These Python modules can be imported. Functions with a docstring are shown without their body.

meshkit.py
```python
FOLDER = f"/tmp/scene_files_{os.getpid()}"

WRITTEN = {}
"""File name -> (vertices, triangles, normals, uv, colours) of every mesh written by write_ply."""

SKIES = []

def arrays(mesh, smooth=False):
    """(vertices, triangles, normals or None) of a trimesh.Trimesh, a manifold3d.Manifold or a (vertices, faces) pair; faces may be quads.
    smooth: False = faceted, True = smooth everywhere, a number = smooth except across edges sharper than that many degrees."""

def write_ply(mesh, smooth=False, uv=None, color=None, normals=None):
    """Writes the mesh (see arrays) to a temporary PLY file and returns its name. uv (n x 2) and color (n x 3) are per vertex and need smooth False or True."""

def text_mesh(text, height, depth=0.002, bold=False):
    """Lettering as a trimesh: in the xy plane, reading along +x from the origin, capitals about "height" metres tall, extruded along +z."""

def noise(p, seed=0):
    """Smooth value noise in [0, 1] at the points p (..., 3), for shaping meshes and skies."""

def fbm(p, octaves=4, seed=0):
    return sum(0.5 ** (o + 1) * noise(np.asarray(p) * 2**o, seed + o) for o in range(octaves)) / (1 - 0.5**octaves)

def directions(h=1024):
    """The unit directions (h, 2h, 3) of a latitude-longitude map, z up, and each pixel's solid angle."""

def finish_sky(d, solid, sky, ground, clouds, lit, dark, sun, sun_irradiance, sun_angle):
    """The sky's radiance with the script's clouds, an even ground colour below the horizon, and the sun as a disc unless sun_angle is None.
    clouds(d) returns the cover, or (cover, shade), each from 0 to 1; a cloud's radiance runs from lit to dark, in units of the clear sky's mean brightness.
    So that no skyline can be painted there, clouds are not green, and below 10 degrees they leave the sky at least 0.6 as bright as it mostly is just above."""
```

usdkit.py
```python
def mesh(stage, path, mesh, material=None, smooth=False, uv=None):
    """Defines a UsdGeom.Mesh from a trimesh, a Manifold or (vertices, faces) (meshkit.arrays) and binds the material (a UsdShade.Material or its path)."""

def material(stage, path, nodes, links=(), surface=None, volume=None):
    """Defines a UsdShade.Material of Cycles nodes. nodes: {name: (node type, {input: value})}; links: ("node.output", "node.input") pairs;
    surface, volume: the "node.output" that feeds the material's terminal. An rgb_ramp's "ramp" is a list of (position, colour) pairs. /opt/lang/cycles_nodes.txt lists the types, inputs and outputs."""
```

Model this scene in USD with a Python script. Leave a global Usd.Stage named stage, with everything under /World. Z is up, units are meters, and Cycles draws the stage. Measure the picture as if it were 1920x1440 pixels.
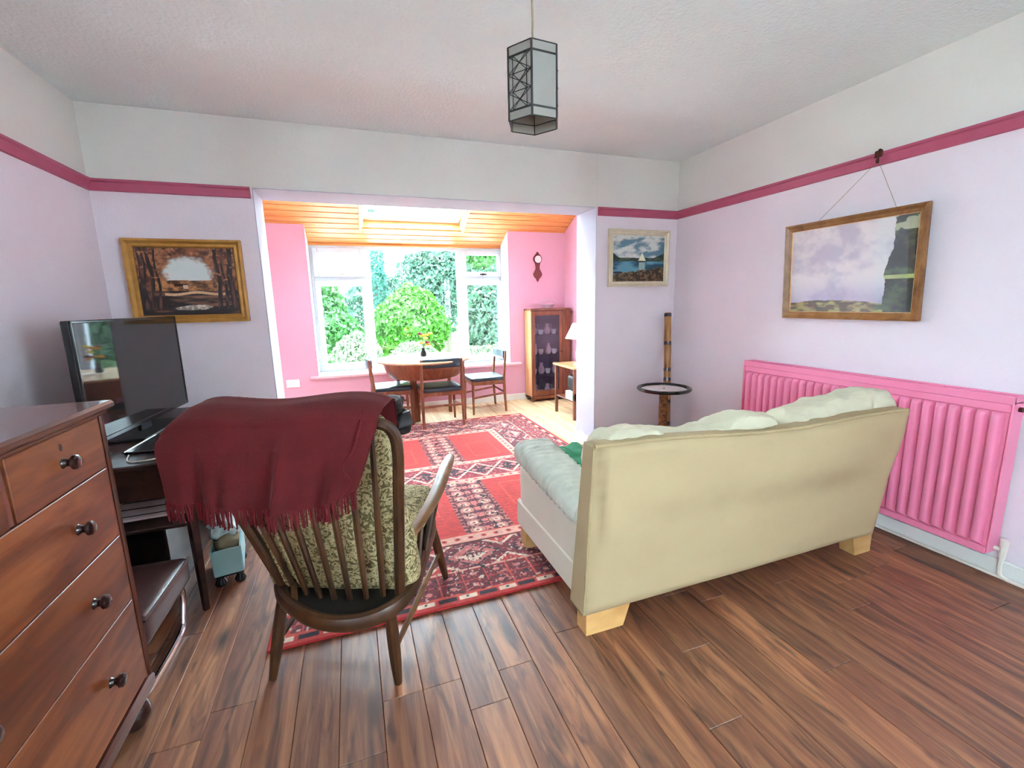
import math, random
import numpy as np, trimesh, usdkit, meshkit
import manifold3d as m3
from shapely.geometry import Polygon
from pxr import Usd, UsdGeom, UsdLux, UsdShade, Gf, Sdf, Vt

random.seed(7); RNG = np.random.default_rng(7)
stage = Usd.Stage.CreateInMemory()
UsdGeom.SetStageUpAxis(stage, UsdGeom.Tokens.z)
UsdGeom.Xform.Define(stage, '/World'); UsdGeom.Scope.Define(stage, '/World/Looks')

# ------------------------------------------------------------------ camera, sky, exposure
EXPOSURE = 3.72
SKY = 1.0
FPX, YAW, PITCH, ROLL, EYE = 836.547, .341, .1801, -.0222, 1.3031
cam = UsdGeom.Camera.Define(stage, '/World/camera')
f_ = np.array([math.sin(YAW)*math.cos(PITCH), math.cos(YAW)*math.cos(PITCH), -math.sin(PITCH)])
r_ = np.array([math.cos(YAW), -math.sin(YAW), 0]); u_ = np.cross(r_, f_)
r2 = r_*math.cos(ROLL)+u_*math.sin(ROLL); u2 = -r_*math.sin(ROLL)+u_*math.cos(ROLL)
cam.AddTransformOp().Set(Gf.Matrix4d(*r2, 0, *u2, 0, *(-f_), 0, 0, 0, EYE, 1))
cam.CreateHorizontalApertureAttr(36.0); cam.CreateVerticalApertureAttr(27.0)
cam.CreateFocalLengthAttr(FPX/1920*36); cam.CreateFStopAttr(0.0)
cam.CreateClippingRangeAttr(Gf.Vec2f(.03, 500)); cam.CreateExposureAttr(EXPOSURE)
sky = UsdLux.DomeLight.Define(stage, '/World/sky_light')
sky.CreateIntensityAttr(SKY); sky.CreateColorAttr(Gf.Vec3f(.78, 1.0, 1.17))


def S(r, g, b):
    return tuple((c/255/12.92) if c/255 <= .04045 else ((c/255+.055)/1.055)**2.4 for c in (r, g, b))

# ------------------------------------------------------------------ materials
LK = '/World/Looks/'
def mul(c, k): return tuple(min(1, x*k) for x in c)

def M(name, col, rough=.6, var=.06, scale=6, bump=0., bscale=150, coord='texture_coordinate', col2=None, detail=3, **pr):
    """Principled material with a soft procedural tone variation and optional fine relief."""
    out = 'tc.position' if coord == 'geometry' else 'tc.object'
    n = {'tc': (coord, {}), 'n': ('noise_texture', {'scale': scale, 'detail': detail}),
         'r': ('rgb_ramp', {'ramp': [(.3, mul(col, 1-var)), (.7, col2 or mul(col, 1+var))]}),
         'p': ('principled_bsdf', {'roughness': rough, **pr})}
    l = [(out, 'n.vector'), ('n.fac', 'r.fac'), ('r.color', 'p.base_color')]
    if bump:
        n['bn'] = ('noise_texture', {'scale': bscale, 'detail': 2})
        n['b'] = ('bump', {'strength': bump, 'distance': .004})
        l += [(out, 'bn.vector'), ('bn.fac', 'b.height'), ('b.normal', 'p.normal')]
    return usdkit.material(stage, LK+name, n, l, surface='p.BSDF')

def wood(name, dark, mid, light, stretch=(30, 1.2, 30), rough=.35, knots=False, coord='texture_coordinate', rnd=.25, bump=.05, spec=.5, coat=0.):
    out = 'tc.position' if coord == 'geometry' else 'tc.object'
    n = {'tc': (coord, {}), 'oi': ('object_info', {}),
         'off': ('math', {'math_type': 'multiply', 'value2': 37.0}),
         'cx': ('combine_xyz', {}),
         'mp': ('mapping', {'scale': stretch}),
         'ad': ('mix', {'mix_type': 'add', 'fac': 1.0}),
         'n1': ('noise_texture', {'scale': 1.0, 'detail': 5, 'roughness': .6, 'distortion': .8}),
         'r1': ('rgb_ramp', {'ramp': [(.25, dark), (.48, mid), (.75, light)]}),
         'mr': ('map_range', {'from_min': 0., 'from_max': 1., 'to_min': 1-rnd, 'to_max': 1+rnd}),
         'hs': ('hsv', {}),
         'p': ('principled_bsdf', {'roughness': rough, 'specular_ior_level': spec, 'coat_weight': coat, 'coat_roughness': .15}),
         'b': ('bump', {'strength': bump, 'distance': .002})}
    l = [(out, 'mp.vector'), ('oi.random', 'off.value1'), ('off.value', 'cx.x'), ('off.value', 'cx.y'), ('off.value', 'cx.z'),
         ('mp.vector', 'ad.color1'), ('cx.vector', 'ad.color2'), ('ad.color', 'n1.vector'), ('n1.fac', 'r1.fac'),
         ('oi.random', 'mr.value'), ('mr.result', 'hs.value'), ('n1.fac', 'b.height'), ('b.normal', 'p.normal'), ('hs.color', 'p.base_color')]
    if knots:
        n['vo'] = ('voronoi_texture', {'scale': 1.0})
        n['vm'] = ('mapping', {'scale': (6., 2.0, 6.)})
        n['va'] = ('mix', {'mix_type': 'add', 'fac': 1.0})
        n['vr'] = ('rgb_ramp', {'ramp': [(0, (1, 1, 1)), (.09, (.9, .9, .9)), (.24, (0, 0, 0))]})
        n['km'] = ('mix', {'mix_type': 'mix', 'color2': mul(dark, .45)})
        # rough smoky patches
        n['n2'] = ('noise_texture', {'scale': 2.1, 'detail': 4, 'distortion': 1.2})
        n['r2'] = ('rgb_ramp', {'ramp': [(.52, (0, 0, 0)), (.68, (.8, .8, .8))]})
        n['pm'] = ('mix', {'mix_type': 'mix', 'color2': mul(dark, .75)})
        n['n3'] = ('noise_texture', {'scale': .8, 'detail': 2})
        n['mm'] = ('mapping', {'scale': (9., 1.6, 9.)})
        l += [(out, 'vm.vector'), ('vm.vector', 'va.color1'), ('cx.vector', 'va.color2'), ('va.color', 'vo.vector'), ('vo.distance', 'vr.fac'),
              (out, 'mm.vector'), ('mm.vector', 'n2.vector'), ('n2.fac', 'r2.fac'),
              ('r1.color', 'pm.color1'), ('r2.color', 'pm.fac'), ('pm.color', 'km.color1'), ('vr.color', 'km.fac'), ('km.color', 'hs.color')]
    else:
        l.append(('r1.color', 'hs.color'))
    return usdkit.material(stage, LK+name, n, l, surface='p.BSDF')

def vcol(name, rough=.8, bump=0., bscale=300, **pr):
    n = {'a': ('attribute', {'attribute': 'paint'}), 'p': ('principled_bsdf', {'roughness': rough, **pr})}
    l = [('a.color', 'p.base_color')]
    if bump:
        n.update({'tc': ('texture_coordinate', {}), 'bn': ('noise_texture', {'scale': bscale, 'detail': 2}), 'b': ('bump', {'strength': bump, 'distance': .003})})
        l += [('tc.object', 'bn.vector'), ('bn.fac', 'b.height'), ('b.normal', 'p.normal')]
    return usdkit.material(stage, LK+name, n, l, surface='p.BSDF')

def pane(name, tint=(1, 1, 1), ior=1.45, rough=0.):
    return usdkit.material(stage, LK+name, {'t': ('transparent_bsdf', {'color': tint}), 'g': ('glossy_bsdf', {'color': (1, 1, 1), 'roughness': rough}),
        'w': ('layer_weight', {'blend': .5}), 'q': ('math', {'math_type': 'power', 'value2': 4.0}),
        'f': ('math', {'math_type': 'multiply_add', 'value2': .9, 'value3': ((ior-1)/(ior+1))**2}), 'm': ('mix_closure', {})},
        [('w.facing', 'q.value1'), ('q.value', 'f.value1'), ('f.value', 'm.fac'), ('t.BSDF', 'm.closure1'), ('g.BSDF', 'm.closure2')], surface='m.closure')

def leafmat(name, c1, c2, tr=.35):
    n = {'tc': ('texture_coordinate', {}), 'g': ('geometry', {}), 'r': ('rgb_ramp', {'ramp': [(0, c1), (1, c2)]}),
         'd': ('principled_bsdf', {'roughness': .55}), 't': ('translucent_bsdf', {}), 'm': ('mix_closure', {'fac': tr})}
    return usdkit.material(stage, LK+name, n, [('g.random_per_island', 'r.fac'), ('r.color', 'd.base_color'), ('r.color', 't.color'), ('d.BSDF', 'm.closure1'), ('t.BSDF', 'm.closure2')], surface='m.closure')

def wallmat(name, lower, upper=None, zsplit=2.03, bump=.25, bscale=70):
    n = {'g': ('geometry', {}), 'x': ('separate_xyz', {}), 'gt': ('math', {'math_type': 'greater_than', 'value2': zsplit}),
         'm': ('mix', {'color1': lower, 'color2': upper or lower}), 'n': ('noise_texture', {'scale': 1.3, 'detail': 4}),
         'v': ('map_range', {'from_min': .3, 'from_max': .7, 'to_min': .96, 'to_max': 1.03}), 'h': ('hsv', {}),
         'bn': ('noise_texture', {'scale': bscale, 'detail': 3}), 'b': ('bump', {'strength': bump, 'distance': .003}),
         'p': ('principled_bsdf', {'roughness': .75, 'specular_ior_level': .25})}
    l = [('g.position', 'x.vector'), ('x.z', 'gt.value1'), ('gt.value', 'm.fac'), ('g.position', 'n.vector'), ('n.fac', 'v.value'), ('v.result', 'h.value'),
         ('m.color', 'h.color'), ('h.color', 'p.base_color'), ('g.position', 'bn.vector'), ('bn.fac', 'b.height'), ('b.normal', 'p.normal')]
    return usdkit.material(stage, LK+name, n, l, surface='p.BSDF')

OFFWHITE = S(227, 223, 216)
m_wall = wallmat('wall_paint', S(234, 221, 228), OFFWHITE)
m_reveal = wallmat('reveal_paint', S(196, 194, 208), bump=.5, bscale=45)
m_sun_wall = wallmat('sunroom_paint', S(222, 168, 190), bump=.15)
m_ceil = wallmat('ceiling_stipple', S(236, 246, 245), bump=1.2, bscale=55)
m_rail = M('rail_paint', S(184, 84, 112), .45, .05, 12)
m_skirt = M('skirting_paint', S(236, 236, 232), .35, .03)
m_upvc = M('window_upvc', S(196, 202, 208), .3, .02)
m_white = M('white_upvc', S(240, 242, 243), .3, .02)
m_sill = M('sill_paint', S(240, 190, 200), .4, .03)
m_floor = wood('floor_laminate', S(74, 40, 26), S(132, 78, 51), S(184, 126, 84), stretch=(26, 1.6, 26), rough=.5, knots=True, coord='geometry', rnd=.2, bump=.06, spec=1.0)
m_floor2 = wood('floor_pale_oak', S(176, 142, 100), S(212, 182, 138), S(232, 208, 168), stretch=(26, 1.6, 26), rough=.4, coord='geometry', rnd=.08, bump=.05)
m_sub = M('underlay', S(60, 40, 30), .9)
m_pine = wood('pine_board', S(186, 104, 50), S(224, 146, 80), S(240, 178, 112), stretch=(1.6, 30, 30), rough=.4, knots=False, coord='geometry', rnd=.08)
m_pine2 = M('pine_pale', S(232, 190, 128), .4, .05)
m_mahog = wood('mahogany', S(58, 24, 12), S(108, 52, 25), S(156, 88, 48), stretch=(12, 1.8, 12), rough=.36, rnd=.1)
m_mahog_edge = M('mahogany_edge', S(88, 46, 34), .25, .1, coat_weight=.4)
m_knob = M('dark_knob', S(46, 24, 20), .18, .05, coat_weight=.6)
m_elm = wood('dark_elm', S(38, 21, 11), S(64, 38, 20), S(94, 60, 34), stretch=(12, 12, 3), rough=.35, rnd=.06)
m_elm_lt = wood('elm_arm', S(84, 56, 30), S(120, 82, 48), S(150, 108, 68), stretch=(6, 6, 20), rough=.32, rnd=.04)
m_teak = wood('teak', S(96, 52, 32), S(134, 78, 50), S(162, 104, 72), stretch=(12, 12, 3), rough=.35, rnd=.08)
m_teak_top = wood('teak_top', S(196, 150, 108), S(216, 176, 134), S(232, 198, 160), stretch=(2, 14, 14), rough=.22, rnd=.04)
m_vinyl = M('blue_vinyl', S(44, 58, 68), .28, .05)
m_black = M('black_gloss', S(10, 10, 11), .12, 0)
m_blackm = M('black_matt', S(22, 20, 20), .55, .05)
m_screen = usdkit.material(stage, LK+'tv_screen', {'p': ('principled_bsdf', {'base_color': S(34, 34, 32), 'roughness': .035, 'specular_ior_level': .5})}, [], surface='p.BSDF')
m_darkwood = wood('dark_table', S(34, 20, 16), S(56, 36, 30), S(78, 54, 46), stretch=(10, 2, 10), rough=.3, rnd=.05)
m_leather = M('brown_leather', S(72, 48, 46), .3, .12, 9, bump=.15, bscale=120)
m_chrome = usdkit.material(stage, LK+'chrome', {'p': ('principled_bsdf', {'base_color': (.8, .8, .82), 'metallic': 1., 'roughness': .15})}, [], surface='p.BSDF')
m_brass = usdkit.material(stage, LK+'brass_dark', {'p': ('principled_bsdf', {'base_color': S(90, 50, 40), 'metallic': .8, 'roughness': .35})}, [], surface='p.BSDF')
m_cream = M('cream_canvas', S(178, 157, 116), .85, .12, 1.8, bump=.12, bscale=500)
m_arm_side = M('sofa_side_canvas', S(226, 218, 200), .85, .04, 3, bump=.1, bscale=500)
m_sage = M('sage_stripe_fabric', S(220, 224, 210), .85, .1, 14, bump=.35, bscale=60)
m_cushion = M('cream_cushion', S(212, 204, 176), .85, .08, 5, bump=.3, bscale=40)
m_green = M('emerald_cloth', S(22, 132, 84), .8, .15, 20)
m_beech = wood('beech_foot', S(196, 144, 84), S(216, 168, 104), S(230, 188, 128), stretch=(2, 10, 10), rough=.4)
m_rad = M('pink_radiator', S(246, 138, 174), .2, .03)
m_pipe = M('white_pipe', S(232, 226, 214), .35, .03)
m_throw = M('maroon_wool', S(84, 6, 11), .95, .14, 9, bump=.4, bscale=260, sheen_weight=.1, sheen_roughness=.4, sheen_tint=S(220, 140, 130))
m_fringe = M('fringe_wool', S(96, 10, 18), .95, .2, 40)
m_frame_gold = M('gold_frame', S(186, 134, 62), .35, .15, 20, metallic=.25)
m_frame_dark = M('frame_shadow_gilt', S(110, 70, 34), .4, .1, 20)
m_frame_cream = M('cream_frame', S(216, 200, 172), .5, .06, 20)
m_frame_oak = wood('oak_frame', S(110, 70, 34), S(150, 102, 56), S(178, 130, 80), stretch=(9, 9, 9), rough=.35)
m_paint_gloss = vcol('oil_paint', .45, .25, 220)
m_print = vcol('landscape_print', .6)
m_rugpile = vcol('rug_pile', .95, .5, 500, sheen_weight=.15)
m_rugedge = M('rug_edge', S(176, 44, 44), .95, .15, 60, bump=.3, bscale=300)
m_pic_glass = pane('picture_glass', ior=1.52)
m_win_glass = pane('window_glass', tint=(.97, .99, .98), ior=1.45)
m_cab_glass = pane('cabinet_glass', tint=(.75, .78, .82), ior=1.5)
m_frost = usdkit.material(stage, LK+'frosted_glass', {'d': ('diffuse_bsdf', {'color': S(196, 193, 184)}), 't': ('translucent_bsdf', {'color': S(196, 193, 184)}), 'm': ('mix_closure', {'fac': .5}), 'g': ('glossy_bsdf', {'roughness': .2, 'color': (1, 1, 1)}), 'f': ('fresnel', {'IOR': 1.4}), 'm2': ('mix_closure', {})},
    [('d.BSDF', 'm.closure1'), ('t.BSDF', 'm.closure2'), ('f.fac', 'm2.fac'), ('m.closure', 'm2.closure1'), ('g.BSDF', 'm2.closure2')], surface='m2.closure')
m_lead = M('lead_came', S(44, 40, 38), .5, .05)
m_china = M('white_china', S(232, 230, 238), .2, .02)
m_china2 = M('rose_china', S(214, 182, 196), .25, .1, 60)
m_bamboo = wood('bamboo', S(120, 74, 34), S(160, 108, 58), S(190, 140, 84), stretch=(14, 14, 2), rough=.4, rnd=.03)
m_carved = M('carved_wood', S(70, 38, 16), .45, .5, 45, col2=S(150, 96, 44))
m_tray = M('tray_pale', S(222, 206, 202), .4, .06, 30)
m_floral = None
def floral():
    n = {'tc': ('texture_coordinate', {}), 'v': ('noise_texture', {'scale': 40, 'detail': 3, 'distortion': 2.2}), 'r': ('rgb_ramp', {'ramp': [(.0, S(72, 66, 38)), (.44, S(104, 92, 54)), (.5, S(188, 170, 122)), (.58, S(204, 190, 148)), (.64, S(146, 124, 74)), (.75, S(84, 66, 44))]}),
         'p': ('principled_bsdf', {'roughness': .9})}
    return usdkit.material(stage, LK+'floral_cotton', n, [('tc.object', 'v.vector'), ('v.fac', 'r.fac'), ('r.color', 'p.base_color')], surface='p.BSDF')
m_floral = floral()
m_paper = M('paper', S(226, 212, 214), .7, .03)
m_teal = M('teal_plastic', S(150, 196, 196), .45, .06)
m_khaki = M('khaki_canvas', S(150, 140, 112), .8, .15, 20)
m_lampshade = usdkit.material(stage, LK+'lampshade', {'d': ('diffuse_bsdf', {'color': S(246, 240, 232)}), 't': ('translucent_bsdf', {'color': S(246, 240, 232)}), 'm': ('mix_closure', {'fac': .4})}, [('d.BSDF', 'm.closure1'), ('t.BSDF', 'm.closure2')], surface='m.closure')

# ------------------------------------------------------------------ mesh helpers
_BT = None
def box(x0, x1, y0, y1, z0, z1, c=.003):
    """A box with small chamfers on every edge."""
    global _BT
    if _BT is None:
        pts = []
        for sx in (-1, 1):
            for sy in (-1, 1):
                for sz in (-1, 1):
                    for k in range(3):
                        pts.append((sx, sy, sz, k))
        P = np.array([[sx*(3-(k != 0)), sy*(3-(k != 1)), sz*(3-(k != 2))] for sx, sy, sz, k in pts], float)
        h = trimesh.Trimesh(P, process=False).convex_hull
        order = [int(np.argmin(np.abs(P-v).sum(1))) for v in h.vertices]
        _BT = (pts, np.array([[order[i] for i in f] for f in h.faces]))
    pts, F = _BT
    c = min(c, .45*min(x1-x0, y1-y0, z1-z0))
    ctr = np.array([(x0+x1)/2, (y0+y1)/2, (z0+z1)/2]); hs = np.array([x1-x0, y1-y0, z1-z0])/2
    V = np.array([[s[a]*(hs[a]-(0 if k == a else c)) for a in range(3)] for *s, k in pts])+ctr
    return trimesh.Trimesh(V, F, process=False)

def join(*ms):
    return trimesh.util.concatenate([m for m in ms if m is not None])

def xf(m, M4):
    m = m.copy(); m.apply_transform(M4); return m

def frame(o, x, y):
    """A matrix whose local x and y axes point along x and y (z = x cross y), at o."""
    x = np.array(x, float); x /= np.linalg.norm(x); y = np.array(y, float); y -= x*(x@y); y /= np.linalg.norm(y)
    A = np.eye(4); A[:3, 0], A[:3, 1], A[:3, 2], A[:3, 3] = x, y, np.cross(x, y), o
    return A

def rotz(deg, o=(0, 0, 0)):
    return frame(o, (math.cos(math.radians(deg)), math.sin(math.radians(deg)), 0), (-math.sin(math.radians(deg)), math.cos(math.radians(deg)), 0))

def smooth_curve(P, n=24):
    """Catmull-Rom through the points."""
    P = np.array(P, float)
    Q = np.vstack([2*P[0]-P[1], P, 2*P[-1]-P[-2]])
    out = []
    for i in range(len(P)-1):
        a, b, c, d = Q[i:i+4]
        for t in np.linspace(0, 1, max(2, n//(len(P)-1)), endpoint=False):
            out.append(.5*((2*b)+(c-a)*t+(2*a-5*b+4*c-d)*t*t+(3*b-a-3*c+d)*t**3))
    out.append(P[-1])
    return np.array(out)

def tube(P, r, sides=10, flat=1.0, up=None):
    """A round (or flattened) rod along the points with radius r (number or one per point), capped."""
    P = np.array(P, float); n = len(P)
    R = np.full(n, r, float) if np.ndim(r) == 0 else np.interp(np.linspace(0, 1, n), np.linspace(0, 1, len(r)), r)
    T = np.gradient(P, axis=0); T /= np.linalg.norm(T, axis=1)[:, None]
    a = np.array(up, float) if up is not None else (np.array([0, 0, 1.]) if abs(T[0][2]) < .9 else np.array([1., 0, 0]))
    V = []
    for p, t, rr in zip(P, T, R):
        a = a-t*(a@t); a /= np.linalg.norm(a); b = np.cross(t, a)
        for k in range(sides):
            th = 2*math.pi*k/sides
            V.append(p+rr*(math.cos(th)*a*flat+math.sin(th)*b))
    V += [P[0], P[-1]]
    F = []
    for i in range(n-1):
        for k in range(sides):
            k2 = (k+1) % sides
            q = (i*sides+k, i*sides+k2, (i+1)*sides+k2, (i+1)*sides+k)
            F += [(q[0], q[1], q[2]), (q[0], q[2], q[3])]
    for k in range(sides):
        k2 = (k+1) % sides
        F.append((n*sides, k2, k)); F.append((n*sides+1, (n-1)*sides+k, (n-1)*sides+k2))
    return trimesh.Trimesh(np.array(V), np.array(F), process=False)

def lathe(prof, o=(0, 0, 0), n=28, sx=1., sy=1.):
    """Revolve (r, z) pairs about z."""
    prof = np.array(prof, float); V, F = [], []
    for r, z in prof:
        for k in range(n):
            th = 2*math.pi*k/n; V.append((o[0]+sx*r*math.cos(th), o[1]+sy*r*math.sin(th), o[2]+z))
    for i in range(len(prof)-1):
        for k in range(n):
            k2 = (k+1) % n; a, b, c, d = i*n+k, i*n+k2, (i+1)*n+k2, (i+1)*n+k
            F += [(a, b, c), (a, c, d)]
    return trimesh.Trimesh(np.array(V), np.array(F), process=False)

def grid(nu, nv, fn):
    """An open surface fn(u, v) -> xyz arrays over [0,1]^2."""
    u, v = np.meshgrid(np.linspace(0, 1, nu), np.linspace(0, 1, nv), indexing='ij')
    V = np.stack(fn(u, v), -1).reshape(-1, 3)
    i, j = np.meshgrid(np.arange(nu-1), np.arange(nv-1), indexing='ij')
    a = (i*nv+j).ravel(); F = np.vstack([np.stack([a, a+nv, a+nv+1], 1), np.stack([a, a+nv+1, a+1], 1)])
    return trimesh.Trimesh(V, F, process=False)

def solid_sheet(m, nu, nv, t):
    """Gives an open nu x nv grid a thickness t."""
    V = np.array(m.vertices); N = np.array(m.vertex_normals); W = V-N*t; k = len(V); F = np.array(m.faces)
    edge = [i*nv for i in range(nu)]+[(nu-1)*nv+j for j in range(1, nv)]+[i*nv+nv-1 for i in range(nu-2, -1, -1)]+[j for j in range(nv-2, 0, -1)]
    R = []
    for a, b in zip(edge, edge[1:]+edge[:1]):
        R += [(a, a+k, b), (b, a+k, b+k)]
    return trimesh.Trimesh(np.vstack([V, W]), np.vstack([F, F[:, ::-1]+k, np.array(R)]), process=False)

def softbox(ctr, size, r=.04, n=14, warp=None, M4=None):
    """A rounded, finely divided box for upholstery; warp(local xyz in -1..1 of the box, position) may push the points."""
    h = np.array(size)/2; r = min(r, .98*h.min())
    faces, V, off = [], [], 0
    for ax in range(3):
        for s in (-1, 1):
            t = np.linspace(-1, 1, n); a, b = np.meshgrid(t, t, indexing='ij'); P = np.zeros((n, n, 3))
            o = [(ax+1) % 3, (ax+2) % 3]; P[..., ax] = s; P[..., o[0]] = a; P[..., o[1]] = b
            i, j = np.meshgrid(np.arange(n-1), np.arange(n-1), indexing='ij'); k = (i*n+j).ravel()+off
            q = np.vstack([np.stack([k, k+n, k+n+1], 1), np.stack([k, k+n+1, k+1], 1)])
            faces.append(q if s > 0 else q[:, ::-1]); V.append(P.reshape(-1, 3)); off += n*n
    Q = np.vstack(V); P = Q*h; core = np.clip(P, -(h-r), h-r); d = P-core; L = np.linalg.norm(d, axis=1, keepdims=True)
    P = np.where(L > 1e-9, core+d/np.maximum(L, 1e-9)*np.minimum(r, np.maximum(L, r)), P)
    if warp is not None:
        P = warp(Q, P)
    m = trimesh.Trimesh(P+np.array(ctr), np.vstack(faces), process=False); m.merge_vertices(digits_vertex=6)
    return xf(m, M4) if M4 is not None else m

def prism(pts, axis, a, b):
    """Extrude a 2-d outline along an axis from a to b. For axis x the outline is (y, z), for y (x, z), for z (x, y)."""
    m = trimesh.creation.extrude_polygon(Polygon(pts), b-a, engine='earcut'); V = np.array(m.vertices); V[:, 2] += a
    V = {'x': V[:, [2, 0, 1]], 'y': V[:, [0, 2, 1]], 'z': V}[axis]
    F = np.array(m.faces); F = F[:, ::-1] if axis == 'y' else F
    return trimesh.Trimesh(V, F, process=False)

def bar(p, q, w, h, c=.002, up=(0, 0, 1)):
    """A straight square-section stick from p to q, w wide and h deep."""
    p, q = np.array(p, float), np.array(q, float); L = np.linalg.norm(q-p); d = (q-p)/L
    up = np.array(up, float)
    if abs(d @ up) > .95: up = np.array([1., 0, 0])
    return xf(box(0, L, -w/2, w/2, -h/2, h/2, c), frame(p, d, np.cross(up, d)))

# ------------------------------------------------------------------ object helpers
_names = {}
def numbered(parent, name):
    k = _names.get((parent, name), 0); _names[(parent, name)] = k+1
    return name if k == 0 else f'{name}_{k:03d}'

class Thing:
    def __init__(s, name, label, cat, base=(0, 0, 0), group=None, kind=None):
        s.path = '/World/'+numbered('', name); s.base = np.array(base, float)
        x = UsdGeom.Xform.Define(stage, s.path); s.op = x.AddTranslateOp(); s.op.Set(Gf.Vec3d(*map(float, s.base))); s.prim = x.GetPrim()
        s.x = x
        for k, v in (('label', label), ('category', cat), ('group', group), ('kind', kind)):
            if v: s.prim.SetCustomDataByKey(k, v)
    def part(s, name, mesh, mat, smooth=35, of=None, label=None, kind=None, paint=None):
        parent = of or s.path; path = parent+'/'+numbered(parent, name)
        v, f, n = meshkit.arrays(mesh, smooth if paint is None else True)
        m = usdkit.mesh(stage, path, trimesh.Trimesh(np.array(mesh.vertices)-s.base, mesh.faces, process=False), mat, smooth if paint is None else True)
        if paint is not None:
            UsdGeom.PrimvarsAPI(m).CreatePrimvar('paint', Sdf.ValueTypeNames.Color3fArray, 'vertex').Set(Vt.Vec3fArray.FromNumpy(np.asarray(paint, np.float32)))
        if label: m.GetPrim().SetCustomDataByKey('label', label)
        if kind: m.GetPrim().SetCustomDataByKey('kind', kind)
        return path

def one(name, label, cat, mesh, mat, smooth=35, group=None, kind=None):
    """A thing that is a single mesh."""
    path = '/World/'+numbered('', name)
    m = usdkit.mesh(stage, path, mesh, mat, smooth); p = m.GetPrim()
    for k, v in (('label', label), ('category', cat), ('group', group), ('kind', kind)):
        if v: p.SetCustomDataByKey(k, v)
    return path

def copy_of(src, name, loc, rz, label, cat, group=None):
    path = '/World/'+numbered('', name)
    x = UsdGeom.Xform.Define(stage, path); p = x.GetPrim()
    p.GetReferences().AddInternalReference(src.path)
    x.ClearXformOpOrder(); x.AddTransformOp().Set(Gf.Matrix4d().SetRotate(Gf.Rotation(Gf.Vec3d(0, 0, 1), rz))*Gf.Matrix4d().SetTranslate(Gf.Vec3d(*map(float, loc))))
    p.SetInstanceable(True)
    for k, v in (('label', label), ('category', cat), ('group', group)):
        if v: p.SetCustomDataByKey(k, v)
    return p

# ------------------------------------------------------------------ the room
D, RW, LW, HC, OA, OB, T = 3.348, 2.747, -1.342, 2.451, -.515, 1.948, .326
YS = D+T                      # sunroom side of the wall
YB = -3.0                     # wall behind the camera
ZO = 2.048                    # head of the opening
YP, YG, SR, SLF = 5.6, 5.95, 2.776, -1.35
def roof(y): return 2.2+.5*(YP-y)

def structure(name, label, mesh, mat, smooth=30): return one(name, label, name.split('_')[0], mesh, mat, smooth, kind='structure')
def wallbox(*a): return box(*a, c=.001)

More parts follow.
